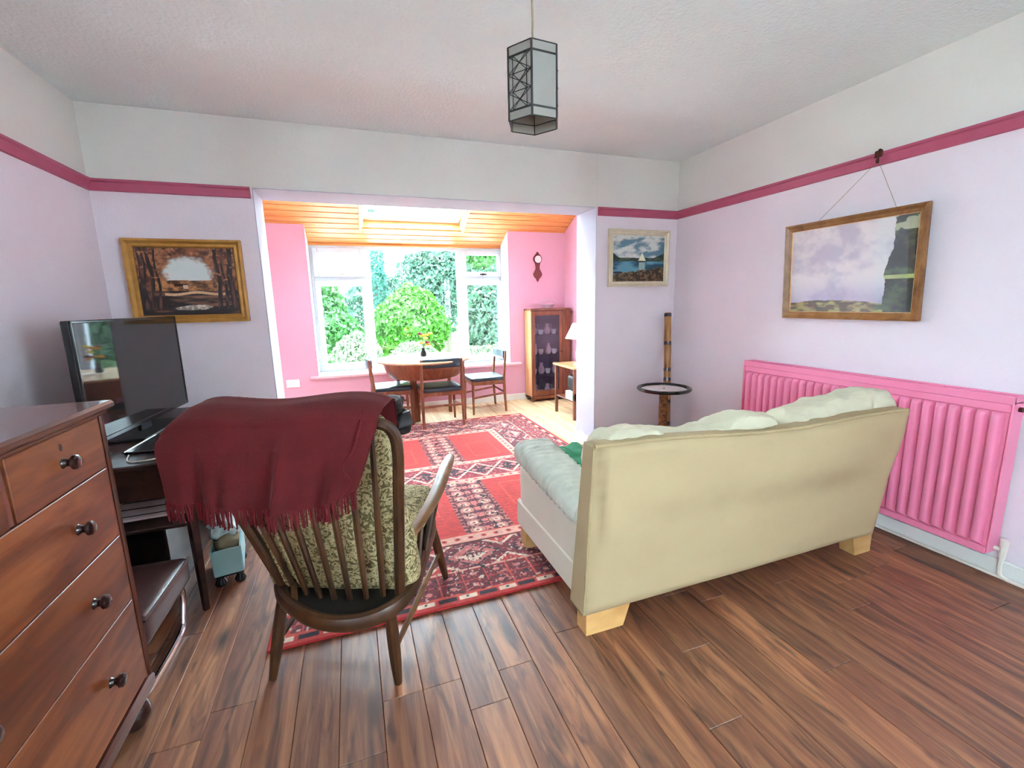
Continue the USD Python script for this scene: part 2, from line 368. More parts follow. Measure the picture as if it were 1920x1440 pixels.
structure('wall_back', 'pale pink wall with the wide opening to the sunroom, off-white above the picture rail',
    join(wallbox(LW-.2, OA, D, YS, 0, 3.3), wallbox(OB, RW+.2, D, YS, 0, 3.3), wallbox(OA, OB, D, YS, ZO, 3.3)), m_wall)
t = .004
structure('trim_1', 'lilac white plaster lining of the wide opening', join(
    box(OA-.001, OA+t, D-.003, YS+.003, 0, ZO), box(OB-t, OB+.001, D-.003, YS+.003, 0, ZO), box(OA, OB, D-.003, YS+.003, ZO-t, ZO+.001)), m_reveal)
structure('wall_left', 'lilac pink left wall behind the chest of drawers', join(wallbox(LW-.2, LW, -.9, D, 0, HC+.1), wallbox(LW-.2, LW, YB-.2, -2.0, 0, HC+.1), wallbox(LW-.2, LW, -2.0, -.9, 0, 1.0), wallbox(LW-.2, LW, -2.0, -.9, 2.1, HC+.1)), m_wall)
w6 = Thing('window_5', 'small side window in the left wall behind the viewer', 'window', (LW-.1, -1.45, 1.0), kind='structure')
w6.part('frame', join(*[box(LW-.12, LW-.06, *b_) for b_ in ((-2.0, -1.94, 1.0, 2.1), (-.96, -.9, 1.0, 2.1), (-1.94, -.96, 1.0, 1.06), (-1.94, -.96, 2.04, 2.1))]), m_white)
w6.part('pane', box(LW-.095, LW-.089, -1.95, -.95, 1.05, 2.05, .001), m_win_glass)
U0, U1, UZ0, UZ1 = -2.2, -1.0, .85, 2.1      # the room's side window, in the right wall behind the viewer
structure('wall_right', 'pale pink right wall behind the radiator', join(wallbox(RW, RW+.2, U1, D, 0, HC+.1), wallbox(RW, RW+.2, YB-.2, U0, 0, HC+.1), wallbox(RW, RW+.2, U0, U1, 0, UZ0), wallbox(RW, RW+.2, U0, U1, UZ1, HC+.1)), m_wall)
w5 = Thing('window_3', 'side window in the right wall behind the viewer', 'window', (RW+.1, -1.4, UZ0), kind='structure')
w5.part('frame', join(*[box(RW+.06, RW+.12, *b_) for b_ in ((U0, U0+.06, UZ0, UZ1), (U1-.06, U1, UZ0, UZ1), (U0+.06, U1-.06, UZ0, UZ0+.06), (U0+.06, U1-.06, UZ1-.06, UZ1))]), m_white)
w5.part('pane', box(RW+.085, RW+.091, U0+.05, U1-.05, UZ0+.05, UZ1-.05, .001), m_win_glass)
structure('ceiling', 'white stippled living room ceiling', wallbox(LW-.2, RW+.2, YB-.2, D+.05, HC, HC+.15), m_ceil)
structure('wall_rear', 'plain wall behind the viewer', wallbox(LW-.2, RW+.2, YB-.2, YB, 0, HC+.1), m_wall)
# picture rail
def rail(p, q, nrm):
    n = np.array(nrm, float)
    prof = [(0, 0), (.012, .004), (.016, .02), (.02, .045), (.03, .052), (.03, .062), (.02, .066), (0, .066)]
    p, q = np.array(p, float), np.array(q, float); V = []
    for e in (p, q):
        for d, z in prof: V.append(e+n*d+np.array([0, 0, z]))
    k = len(prof); F = []
    for i in range(k-1): F += [(i, i+1, k+i+1), (i, k+i+1, k+i)]
    F += [(0, j+1, j) for j in range(1, k-1)]+[(k, k+j, k+j+1) for j in range(1, k-1)]
    m = trimesh.Trimesh(np.array(V), np.array(F), process=False); m.fix_normals(); return m
ZR = 1.984
structure('trim_2', 'raspberry pink picture rail on the left wall', rail((LW, -.85, ZR), (LW, D, ZR), (1, 0, 0)), m_rail)
structure('trim_3', 'raspberry pink picture rail on the back wall left of the opening', rail((LW, D, ZR), (OA-.012, D, ZR), (0, -1, 0)), m_rail)
structure('trim_4', 'raspberry pink picture rail on the back wall right of the opening', rail((OB+.012, D, ZR), (RW, D, ZR), (0, -1, 0)), m_rail)
structure('trim_5', 'raspberry pink picture rail on the right wall', rail((RW, -.55, ZR), (RW, D, ZR), (-1, 0, 0)), m_rail)
# skirtings
structure('baseboard_left', 'white skirting of the left wall', box(LW, LW+.018, YB, D, 0, .11), m_skirt)
structure('baseboard_back', 'white skirting of the back wall', join(box(LW, OA-.004, D-.018, D, 0, .11), box(OB+.004, RW, D-.018, D, 0, .11),
    box(OB-.02, OB-.004, D-.018, YS+.018, 0, .09), box(OA+.004, OA+.02, D-.018, YS+.018, 0, .09)), m_skirt)
structure('baseboard_right', 'white skirting of the right wall', box(RW-.02, RW, YB, D, 0, .085), m_skirt)
structure('baseboard_sunroom', 'white skirting under the sunroom window', join(box(SLF, SR, YP-.016, YP, 0, .085), box(SR-.016, SR, YS, YP, 0, .085)), m_skirt)

# sunroom shell
structure('wall_sunroom_right', 'pink right wall of the sunroom', wallbox(SR, SR+.15, YS-.02, YP+.5, 0, 3.4), m_sun_wall)
structure('wall_sunroom_left', 'pink left wall of the sunroom', wallbox(SLF-.15, SLF, YS-.02, YP+.5, 0, 3.4), m_sun_wall)
PX0, PX1, ZSILL = -.402, 1.972, .512
structure('wall_far', 'pink far wall of the sunroom around the window', join(wallbox(SLF-.1, PX0, YP, YG+.12, -.4, 2.35), wallbox(PX1, SR+.1, YP, YG+.12, -.4, 2.35),
    wallbox(PX0, PX1, YP, YG+.12, -.4, ZSILL-.03)), m_sun_wall)
structure('trim_6', 'pink window board under the sunroom window', box(PX0-.09, PX1+.155, YP-.03, YP-.001, ZSILL-.035, ZSILL, .008), m_sill)
structure('trim_7', 'white window sill inside the sunroom window recess', box(PX0, PX1, YP-.001, YG, ZSILL-.032, ZSILL+.002, .004), m_white)
rv = Thing('trim_8', 'pale plaster reveals of the sunroom window recess', 'trim', (0, 0, 0), kind='structure')
rv.part('reveal', box(PX0-.002, PX0+.004, YP-.002, YG, ZSILL, 2.2), m_reveal); rv.part('reveal', box(PX1-.004, PX1+.002, YP-.002, YG, ZSILL, 2.2), m_reveal)

# sunroom ceiling boards, each a part, cut round the skylight
def slope_mat(y):  # frame along the slope at y: x across, y down-slope, z normal
    return frame((0, y, roof(y)), (1, 0, 0), (0, 1, -.5))
ce = Thing('ceiling_sunroom', 'sloping ceiling of varnished pine boards in the sunroom', 'ceiling', (0, 0, 0), kind='structure')
LEN = math.hypot(1, .5)
bw = .092; y0 = YS; s = 0.
LIGHTS = [(.205, 1.375, 4.86, 5.625), (.1, 1.4, 3.82, 4.42)]      # x0, x1, y0, y1 of the two roof lights
while True:
    ya = YS+s/LEN; yb = YS+(s+bw)/LEN
    if ya > YG+.02: break
    A = slope_mat(ya)
    spans = [(SLF, SR)]
    for q in LIGHTS:
        if yb > q[2] and ya < q[3]-.01: spans = [(SLF, q[0]), (q[1], SR)]
    for a, b in spans:
        cuts = [a, b] if b-a < 1.6 else [a, (a+b)/2+RNG.uniform(-.5, .5), b]
        for c0, c1 in zip(cuts, cuts[1:]):
            ce.part('board', xf(box(c0+.0005, c1-.0005, .003, bw-.003, 0, .014, .005), A), m_pine, 25)
    s += bw
def deck(x0, x1, ya, yb): return xf(box(x0, x1, (ya-YS)*LEN, (yb-YS)*LEN, .02, .14), slope_mat(YS))
q1, q2 = LIGHTS
ce.part('roof_deck', join(deck(SLF-.2, q2[0]-.002, YS-.1, q2[3]+.02), deck(q2[1]+.002, SR+.2, YS-.1, q2[3]+.02), deck(q2[0]-.002, q2[1]+.002, YS-.1, q2[2]-.002),
    deck(SLF-.2, SR+.2, q2[3]+.02, q1[2]-.002), deck(SLF-.2, q1[0]-.002, q1[2]-.002, YG+.05), deck(q1[1]+.002, SR+.2, q1[2]-.002, YG+.05), deck(q1[0]-.002, q1[1]+.002, q1[3]+.002, YG+.05)), m_sub)
structure('trim_9', 'pine cornice board over the sunroom window', xf(box(PX0, PX1, -.03, .005, -.02, .0), slope_mat(YG-.02)), m_pine)
for nm, lb, (SKX0, SKX1, SKY0, SKY1) in (('window_2', 'skylight in the sloping pine ceiling over the dining table', LIGHTS[0]), ('window_4', 'second wider skylight in the sunroom ceiling near the opening', LIGHTS[1])):
    sk = Thing(nm, lb, 'window', ((SKX0+SKX1)/2, (SKY0+SKY1)/2, roof((SKY0+SKY1)/2)), kind='structure')
    A = slope_mat(SKY0); SL = (SKY1-SKY0)*LEN; dpt = .15
    for x_ in (SKX0, SKX1-.018): sk.part('lining', xf(box(x_, x_+.018, 0, SL, -.004, dpt), A), m_pine2)
    for y_ in (0, SL-.018): sk.part('lining', xf(box(SKX0+.018, SKX1-.018, y_, y_+.018, -.004, dpt), A), m_pine)
    for b_ in ((SKX0-.03, SKX0, -.03, SL+.03), (SKX1, SKX1+.03, -.03, SL+.03), (SKX0, SKX1, SL, SL+.03), (SKX0, SKX1, -.03, 0)): sk.part('architrave', xf(box(*b_, -.016, 0), A), m_pine2)
    sk.part('sash', xf(join(box(SKX0+.018, SKX0+.08, .018, SL-.018, dpt-.06, dpt), box(SKX1-.08, SKX1-.018, .018, SL-.018, dpt-.06, dpt), box(SKX0+.08, SKX1-.08, SL-.09, SL-.018, dpt-.06, dpt), box(SKX0+.08, SKX1-.08, .018, .08, dpt-.06, dpt)), A), m_white)
    sk.part('pane', xf(box(SKX0+.07, SKX1-.07, .07, SL-.08, dpt-.03, dpt-.026, .001), A), m_win_glass)

# the sunroom window
w = Thing('window_1', 'wide white three-light sunroom window over the garden', 'window', (.8, YG, ZSILL), kind='structure')
ZT = 2.03
def fr(x0, x1, z0, z1, t, y0=YG-.035, y1=YG+.03):
    return join(box(x0, x0+t, y0, y1, z0, z1, .006), box(x1-t, x1, y0, y1, z0, z1, .006), box(x0+t-.002, x1-t+.002, y0, y1, z0, z0+t, .006), box(x0+t-.002, x1-t+.002, y0, y1, z1-t, z1, .006))
w.part('outer_frame', fr(PX0, PX1+.06, ZSILL, ZT, .045), m_upvc)
w.part('mullion', box(.215, .285, YG-.03, YG+.03, ZSILL+.04, ZT-.04, .006), m_upvc); w.part('mullion', box(1.365, 1.44, YG-.03, YG+.03, ZSILL+.04, ZT-.04, .006), m_upvc)
w.part('transom', box(PX0+.04, .22, YG-.03, YG+.03, 1.6, 1.665, .006), m_upvc); w.part('transom', box(1.435, PX1+.02, YG-.03, YG+.03, 1.6, 1.665, .006), m_upvc)
for x0, x1 in ((PX0+.035, .225), (1.43, PX1+.02)):
    for z0, z1 in ((ZSILL+.035, 1.61), (1.655, ZT-.035)):
        c = w.part('casement', fr(x0, x1, z0, z1, .062, YG-.055, YG+.02), m_upvc)
        w.part('pane', box(x0+.05, x1-.05, YG-.012, YG-.006, z0+.05, z1-.05, .001), m_win_glass)
    w.part('handle', join(box((x0+x1)/2-.045, (x0+x1)/2+.045, YG-.09, YG-.075, 1.675, 1.69, .004), box((x0+x1)/2-.01, (x0+x1)/2+.012, YG-.08, YG-.055, 1.67, 1.695, .003)), m_blackm if x0 > 1 else m_chrome)
w.part('pane', box(.27, 1.38, YG-.003, YG+.003, ZSILL+.03, ZT-.03, .001), m_win_glass)
# floor: every plank a part
fl = Thing('floor', 'laminate floor of narrow planks, brown in the room, pale in the sunroom', 'floor', (0, 0, 0), kind='structure')
fl.part('underlay', box(LW, SR, YB, YP, -.06, -.0135), m_sub)
YF, YSP = -.45, 3.511      # the sunroom's paler boards begin inside the opening
fl.part('rear_floor', box(LW, RW, YB, YF-.0006, -.0135, -.0003), m_floor)
pw = .134; x = LW; rng = random.Random(3)
while x < SR-.02:
    x1 = min(x+pw, SR); y = YF-rng.uniform(0, .7); end = YP if x1 < SR+.1 else D
    lim0 = YF
    while y < end-.02:
        L = rng.uniform(.62, 1.35); a, b = max(y, lim0), min(y+L, end)
        if b-a > .03:
            dz = rng.uniform(-.0006, 0)
            for a_, b_, mm in ((a, min(b, YSP), m_floor), (max(a, YSP), b, m_floor2)):
                if b_-a_ > .02: fl.part('plank', box(x+.0006, x1-.0006, a_+.0006, b_-.0006, -.0135, dz, .0016), mm, 20)
        y += L
    x = x1

# ------------------------------------------------------------------ the rug
RX0, RX1, RY0, RY1, BW = -.40, 1.80, 1.735, 4.82, .525
def rug_paint(X, Y):
    red, dk, mar, crm, pnk, org = (np.array(S(*c)) for c in ((198, 52, 48), (44, 26, 40), (116, 30, 42), (226, 196, 172), (214, 120, 112), (206, 74, 58)))
    C = np.tile(mar, X.shape+(1,)).astype(float)
    dx, dy = np.minimum(X-RX0, RX1-X), np.minimum(Y-RY0, RY1-Y); d = np.minimum(dx, dy); side = dx < dy
    s = np.where(side, Y-RY0, X-RX0)
    def put(mask, col): C[mask] = col
    put((d > .055) & (d < .062), org)
    # row of alternating cream and dark bricks
    k = np.floor(s/.094).astype(int) % 2
    row = (d >= .024) & (d < .055); put(row & (k == 0), crm); put(row & (k == 1), dk)
    put(row & (np.abs((s/.094) % 1-.5) > .42), red)
    put(row & (k == 0) & (np.abs((s/.094) % 1-.5) < .06) & (np.abs(d-.04) < .005), dk)
    # squares
    sq = (d >= .062) & (d < .235); ss, dd = (s/.115) % 1-.5, ((d-.062)/.086) % 1-.5
    put(sq, mar); put(sq & ((np.abs(ss) > .46) | (np.abs(dd) > .45)), org)
    put(sq & (np.abs(ss)+np.abs(dd) < .26) & (np.floor(s/.115) % 2 == 0), dk); put(sq & (np.hypot(ss*1.1, dd) < .15), pnk)
    # band of big hooked diamonds
    bd = (d >= .245) & (d < .475); ss, dd = (s/.36) % 1-.5, (d-.36)/.115
    put(bd, mar); tri = np.abs(ss)*2.4+np.abs(dd)
    put(bd & (tri > 1.55) & (tri < 1.75), crm); put(bd & (tri > 1.75), red)
    put(bd & (tri < 1.0), dk); put(bd & (tri < .86), pnk*.75+mar*.25); put(bd & (tri < .6) & (dd < 0), crm); put(bd & (tri < .42) & (dd >= 0), mar)
    put(bd & (tri < .3) & (dd < 0) & (np.sin(s*260) > .2), dk)
    put((d >= .235) & (d < .245), crm*.7+red*.3); put((d >= .475) & (d < .487), dk)
    # guard stripe
    g = (d >= .487) & (d < .575); put(g, pnk*.5+crm*.5); put(g & (np.hypot((s/.075) % 1-.5, (d-.531)/.075) < .2), red); put(g & (np.hypot((s/.075) % 1-.5, (d-.531)/.075) < .09), dk)
    put((d >= .487) & (d < .494) | (d >= .567) & (d < .575), org)
    # field: four red panels and a cross of lattice
    fd = d >= .575; xc, yc = (RX0+RX1)/2-.03, 3.26
    ax, ay = np.abs(X-xc), np.abs(Y-yc)
    put(fd, red); put(fd & (np.sin(Y*330+meshkit.noise(np.stack([X*9, Y*9, X*0], -1))*3) > .93), org)
    px, py = (ax-.36)/.2, (ay-.5)/.33
    put(fd & (np.abs(np.maximum(np.abs(px), np.abs(py))-.55) < .03), org*1.1)
    col = fd & (ax < .145) & (ay > .215)
    put(col, mar*.55+dk*.6)
    cx, cy = (ax-.07)/.045, ((Y-yc)/.088) % 1-.5
    put(col & (np.hypot(cx, cy*2.2) < 1.0), pnk*.55+crm*.25); put(col & (np.hypot(cx, cy*2.2) < .55), crm); put(col & (np.hypot(cx, cy*2.2) < .22), mar)
    put(col & (ax < .02) & (np.abs(cy) < .28), pnk); put(col & (ax > .125) & (np.sin(Y*150) > 0), pnk*.7)
    mid = fd & (ay <= .215); m2 = ay
    put(mid & (m2 > .145), pnk*.45+crm*.55); put(mid & (m2 > .145) & (np.abs(m2-.18) < .01) & (np.sin(X*90) > .5), red)
    put(mid & (np.abs(m2-.15) < .006), red); inner = mid & (m2 < .145); put(inner, mar*1.2+red*.1)
    zz = np.abs((X/.22) % 1-.5)*.46; put(inner & (np.abs(m2-zz*.6) < .016), crm); put(inner & (m2 < zz*.35), dk); put(inner & (np.hypot((X/.11) % 1-.5, m2/.11) < .2), pnk)
    # small scattered flecks of the knotted ground
    fk = meshkit.noise(np.stack([X*85, Y*85, X*0+3], -1), 8); f2 = meshkit.noise(np.stack([X*60, Y*60, X*0+9], -1), 12)
    bz = (d > .062) & (d < .475)
    put(bz & (fk > .80), pnk*.8); put(bz & (f2 > .84), crm*.85); put(bz & (fk < .2), dk); put(col & (fk > .78), pnk*.8); put(col & (f2 < .2), dk); put(inner & (fk > .75), pnk)
    put(d < .024, red*.92)
    nz = meshkit.fbm(np.stack([X*60, Y*60, X*0], -1), 2, 5)
    return np.clip(C*(.78+.44*nz)[..., None], 0, 1)
rug = Thing('rug', 'large red patterned oriental rug with cream and dark borders', 'rug', ((RX0+RX1)/2, (RY0+RY1)/2, 0))
nu, nv = 400, 560
g = grid(nu, nv, lambda u, v: (RX0+u*(RX1-RX0), RY0+v*(RY1-RY0), .0095+.0012*meshkit.noise(np.stack([u*300, v*420, u*0], -1))+.002*meshkit.noise(np.stack([u*7, v*9, u*0], -1))))
P = np.array(g.vertices)
rug.part('pile', g, m_rugpile, paint=rug_paint(P[:, 0], P[:, 1]))
rug.part('binding', join(*[tube([a, b], .0062, 8) for a, b in (((RX0, RY0, .0066), (RX1, RY0, .0066)), ((RX1, RY0, .0066), (RX1, RY1, .0066)), ((RX1, RY1, .0066), (RX0, RY1, .0066)), ((RX0, RY1, .0066), (RX0, RY0, .0066)))],
    box(RX0, RX1, RY0, RY1, .0005, .008)), m_rugedge)

# ------------------------------------------------------------------ radiator
rad = Thing('radiator', 'long pink panel radiator under the cloud picture on the right wall', 'radiator', (2.66, 1.74, .11))
R0, R1, Z0, Z1, XF = 1.03, 2.446, .12, .86, 2.648
rad.part('panel', box(XF+.012, XF+.026, R0+.01, R1-.01, Z0, Z1-.035, .005), m_rad)
nf = 27; pit = (R1-R0-.05)/nf
for i in range(nf):
    y = R0+.025+pit*(i+.5); hw = pit*.36
    prof = [(XF+.014, y-pit*.46), (XF-.006, y-hw*.95), (XF-.016, y-hw*.45), (XF-.016, y+hw*.45), (XF-.006, y+hw*.95), (XF+.014, y+pit*.46)]
    V = []
    for z, k in ((Z0+.035, 1.), (Z0+.055, 0.), (Z1-.1, 0.), (Z1-.075, 1.)):
        V += [(xx+(XF+.0135-xx)*k, yy, z) for xx, yy in prof]
    F = []
    for r in range(3):
        for c in range(5):
            a = r*6+c; F += [(a, a+1, a+7), (a, a+7, a+6)]
    m = trimesh.Trimesh(np.array(V), np.array(F)[:, ::-1], process=False)
    rad.part('flute', m, m_rad, 60)
rad.part('header', join(box(XF+.002, XF+.014, R0+.01, R1-.01, Z1-.075, Z1-.03, .004), box(XF+.002, XF+.014, R0+.01, R1-.01, Z0, Z0+.035, .004)), m_rad)
gr = [box(XF+.0, XF+.085, R0, R1, Z1-.034, Z1-.026, .002), box(XF-.001, XF+.012, R0, R1, Z1-.04, Z1, .004), box(XF+.072, XF+.085, R0, R1, Z1-.04, Z1, .004)]
rad.part('top_grille', join(*gr, *[box(XF+.012, XF+.072, R0+.012+k*.024, R0+.02+k*.024, Z1-.03, Z1-.008, .002) for k in range(int((R1-R0-.02)/.024))]), m_rad)
for y in (R0, R1-.008): rad.part('side_panel', box(XF, XF+.085, y, y+.008, Z0+.01, Z1-.002, .003), m_rad)
rad.part('vent_plug', tube([(XF+.045, R0+.004, Z1-.06), (XF+.045, R0-.012, Z1-.06)], .011, 10), m_brass)
rad.part('valve', join(tube([(XF+.05, R0+.01, Z0+.03), (XF+.05, R0-.03, Z0+.03)], .01, 10), tube([(XF+.05, R0-.03, Z0-.01), (XF+.05, R0-.03, Z0+.08)], [.011, .013, .016, .016], 12)), m_pipe)
rad.part('pipe', tube(smooth_curve([(XF+.05, R0-.03, Z0), (XF+.05, R0-.03, .05), (XF+.05, R0-.05, .022), (XF+.055, R0-.12, .018), (XF+.06, R0-.6, .018), (XF+.06, YB+.1, .018)], 40), .0085, 10), m_pipe)
rad.part('pipe', tube([(XF+.06, R1+.02, .018), (XF+.055, R0-.1, .018)], .0085, 8), m_pipe)

# ------------------------------------------------------------------ pictures
def picture_frame(th, M4, W, H, fw, depth, mat, inner=None):
    """Four mitred sides; local x right, y up, z out of the wall."""
    def side(L, a):
        prof = [(0, 0), (0, depth), (fw*.25, depth*1.05), (fw*.55, depth*.7), (fw*.85, depth*.75), (fw, depth*.5), (fw, 0)]
        V = [];
        for e, sg in ((-L/2, 1), (L/2, -1)):
            for p, z in prof: V.append((e+sg*p, p, z))
        k = len(prof); F = []
        for i in range(k-1): F += [(i, k+i, k+i+1), (i, k+i+1, i+1)]
        m = trimesh.Trimesh(np.array(V), np.array(F), process=False)
        return m
    for L, ang, off in ((W, 0, (0, -H/2)), (H, 90, (W/2, 0)), (W, 180, (0, H/2)), (H, 270, (-W/2, 0))):
        m = xf(side(L, 0), rotz(ang, (off[0], off[1], 0)))
        th.part('frame_side', xf(m, M4), mat, 25)
    if inner:
        f2 = fw*.92; q = .006
        th.part('slip', xf(join(box(-W/2+f2, W/2-f2, -H/2+f2, -H/2+f2+q, .002, depth*.5), box(-W/2+f2, W/2-f2, H/2-f2-q, H/2-f2, .002, depth*.5), box(-W/2+f2, -W/2+f2+q, -H/2+f2, H/2-f2, .002, depth*.5), box(W/2-f2-q, W/2-f2, -H/2+f2, H/2-f2, .002, depth*.5)), M4), inner)
def canvas(th, name, M4, W, H, z, fn, mat, n=260):
    nu, nv = n, int(n*H/W)
    u, v = np.meshgrid(np.linspace(0, 1, nu), np.linspace(0, 1, nv), indexing='ij')
    g = grid(nu, nv, lambda a, b: ((a-.5)*W, (b-.5)*H, 0*a+z))
    th.part(name, xf(g, M4), mat, paint=np.clip(fn(u.ravel(), v.ravel()), 0, 1))
def N(u, v, s, seed=0, o=4, k=1.): return meshkit.fbm(np.stack([u*s, v*s*k, u*0+seed*3.7], -1), o, seed)
def mixc(a, b, t): return a*(1-t[..., None])+b*t[..., None]
def sm(x, a, b): t = np.clip((x-a)/(b-a), 0, 1); return t*t*(3-2*t)
A_ = lambda *c: np.array(S(*c))

def autumn(u, v):
    n1, n2, n3 = N(u, v, 7, 1), N(u, v, 20, 2), N(u, v, 34, 9, 2)
    C = mixc(A_(70, 34, 22), A_(176, 112, 72), sm(n2, .3, .72))
    C = mixc(C, A_(120, 52, 30), sm(n1, .5, .7)*.6)
    glow = np.hypot((u-.5)/.26, (v-.62)/.25)+.55*(n2-.5)
    C = mixc(A_(214, 218, 214)*np.ones_like(C), C, sm(glow, .75, 1.02)); C = mixc(C, A_(232, 206, 188), sm(.56-v, 0, .1)*(glow < .9)*.8)
    hill = (v < .5+.03*N(u*0, u, 5, 4)) & (v > .36) & (np.abs(u-.5) < .34); C[hill] = mixc(A_(84, 50, 26), A_(196, 132, 76), sm(n2, .35, .7))[hill]
    hut = (np.abs(u-.46) < .025) & (np.abs(v-.425) < .028); C[hut] = A_(214, 178, 150)
    hutr = (np.abs(u-.42) < .07) & (np.abs(v-.45) < .02) & ~hut; C[hutr] = A_(64, 36, 18)
    low = v < .37; gnd = mixc(A_(36, 22, 18), A_(128, 86, 66), sm(N(u, v, 5, 6, 4, 5), .45, .72)); C[low] = gnd[low]
    path = (np.abs(v-.33-.015*np.sin(u*14)) < .018) & (u > .25) & (u < .85); C[path] = A_(216, 172, 130)
    pool = np.hypot((u-.52)/.25, (v-.12-.04*(u-.4))/.045)+.5*(n2-.5) < .8; C[pool] = mixc(A_(150, 130, 118), A_(214, 200, 186), sm(n3, .4, .6))[pool]
    for x, wd in ((.06, .035), (.14, .02), (.2, .012), (.8, .022), (.86, .014), (.93, .03)):
        tr = (np.abs(u-x-.012*np.sin(v*9+x*20)) < wd*(1.25-.5*v)) & (v > .1); C[tr] = mixc(A_(30, 18, 18), A_(104, 66, 58), sm(N(u, v, 30, 8, 2, .2), .45, .7))[tr]
    dark = sm(.14-v, 0, .12)*.5; C = C*(1-dark[:, None])
    leaf = (n3 > .68) & (v > .5) & (glow > .7); C[leaf] = C[leaf]*.4+A_(206, 138, 96)*.6
    return C
def lake(u, v):
    n1, n2 = N(u, v, 4, 11, 4, 1.6), N(u, v, 14, 12)
    C = mixc(A_(96, 132, 150), A_(214, 214, 206), sm(N(u+.6*v, v-.3*u, 4, 13, 4, 2), .38, .6)); C = mixc(C, A_(110, 120, 122), sm(n2, .55, .75)*.5)
    hl = np.maximum(.62-.9*u, .46+.03*np.sin(u*20)); hr = .46+np.maximum(0, (u-.68))*.5
    hill = v < np.maximum(np.maximum(hl, hr), .5+.02*n1); C[hill] = mixc(A_(34, 48, 34), A_(84, 98, 76), sm(n2, .35, .7))[hill]
    wat = v < .44; C[wat] = mixc(A_(30, 74, 92), A_(96, 150, 172), sm(N(u, v, 4, 14, 3, 3)-.25*(u-.4), .35, .65))[wat]
    sail = (np.abs(u-.56) < .075*np.clip((.62-v)/.17, 0, 1)) & (v > .45) & (v < .62); C[sail] = A_(236, 232, 200)
    hull = (np.abs(u-.56) < .085) & (v > .425) & (v < .45); C[hull] = A_(40, 44, 34)
    ref = (np.abs(u-.56) < .06) & (v < .42) & (v > .2) & (n2 > .42); C[ref] = A_(150, 172, 166)
    fg = v < .16+.16*u+.1*(n2-.5); C[fg] = mixc(A_(44, 30, 14), A_(128, 104, 74), sm(N(u, v, 22, 15), .4, .68))[fg]
    bt = (np.hypot((u-.1)/.09, (v-.2)/.025) < 1); C[bt] = A_(36, 34, 48)
    return C
def clouds(u, v):
    n1, n2 = N(u*1.5+.3*v, v, 4, 21, 5, 1.4), N(u, v, 16, 22, 3)
    C = mixc(A_(186, 188, 200), A_(224, 222, 220), sm(n1+.3*(n2-.5), .34, .66)); C = mixc(C, A_(158, 166, 196), sm(.45-v, 0, .3)*.55)
    gr = v < .1+.05*N(u, u*0, 6, 23)+.03*np.sin(u*5); C[gr] = mixc(A_(62, 84, 50), A_(158, 168, 98), sm(N(u, v, 18, 24, 3, 2), .4, .66))[gr]
    tree = u > .84+.05*(N(u, v, 9, 25)-.5)-.05*sm(v, .8, .4); C[tree] = mixc(A_(26, 42, 22), A_(84, 104, 66), sm(N(u, v, 16, 26), .42, .7))[tree]
    lt = tree & (np.abs(v-.38) < .022); C[lt] = A_(176, 188, 110)
    top = tree & (v > .84) & (n2 > .45); C[top] = A_(176, 182, 150)
    return C
MB = lambda x, z: frame((x, D-.004, z), (1, 0, 0), (0, 0, 1))     # a picture on the back wall faces -y
p1 = Thing('picture', 'gilt-framed autumn woodland painting behind the television', 'picture', (-.92, D-.02, 1.22))
c1 = (-1.225+-.612)/2; z1 = (1.725+1.224)/2
picture_frame(p1, MB(c1, z1), .613, .50, .048, .035, m_frame_gold, m_frame_dark); canvas(p1, 'canvas', MB(c1, z1), .53, .42, .014, autumn, m_paint_gloss)
p1.part('backing', xf(box(-.29, .29, -.235, .235, .001, .01), MB(c1, z1)), m_blackm)
p2 = Thing('picture', 'small cream-framed painting of a white sail on a lake, right of the opening', 'picture', (2.35, D-.02, 1.415))
c2 = 2.355; z2 = (1.885+1.415)/2
picture_frame(p2, MB(c2, z2), .6, .468, .045, .03, m_frame_cream); canvas(p2, 'canvas', MB(c2, z2), .52, .39, .013, lake, m_paint_gloss)
p2.part('backing', xf(box(-.28, .28, -.22, .22, .001, .01), MB(c2, z2)), m_blackm)
# the big picture hangs forward from the rail
p3 = Thing('picture', 'large glazed landscape print of a cloudy sky hung by cord above the radiator', 'picture', (RW-.04, 1.84, 1.17))
tl = math.radians(3.5)
M3 = frame((RW-.031, 1.838, 1.455), (0, -1, 0), (-math.sin(tl), 0, math.cos(tl)))
W3, H3 = .765, .578
picture_frame(p3, M3, W3, H3, .04, .026, m_frame_oak, m_pine2); canvas(p3, 'print', M3, W3-.07, H3-.07, .006, clouds, m_print, 300)
p3.part('backing', xf(box(-W3/2+.012, W3/2-.012, -H3/2+.012, H3/2-.012, .0005, .004), M3), m_blackm)
p3.part('glass', xf(box(-W3/2+.03, W3/2-.03, -H3/2+.03, H3/2-.03, .011, .013, .0005), M3), m_pic_glass)
hk = (RW-.034, 1.735, 2.005)
ends = [(M3 @ np.array([sx, H3/2-.012, .004, 1]))[:3] for sx in (-.2, .235)]
for e in ends: p3.part('cord', tube([hk, e], .0013, 6), m_khaki)
p3.part('hook', join(tube(smooth_curve([(RW-.02, 1.735, 2.06), (RW-.036, 1.735, 2.058), (RW-.04, 1.735, 2.03), (RW-.034, 1.735, 2.0), (RW-.044, 1.735, 1.995), (RW-.05, 1.735, 2.01)], 24), .004, 8), box(RW-.042, RW-.032, 1.715, 1.755, 2.02, 2.055, .004)), m_brass)

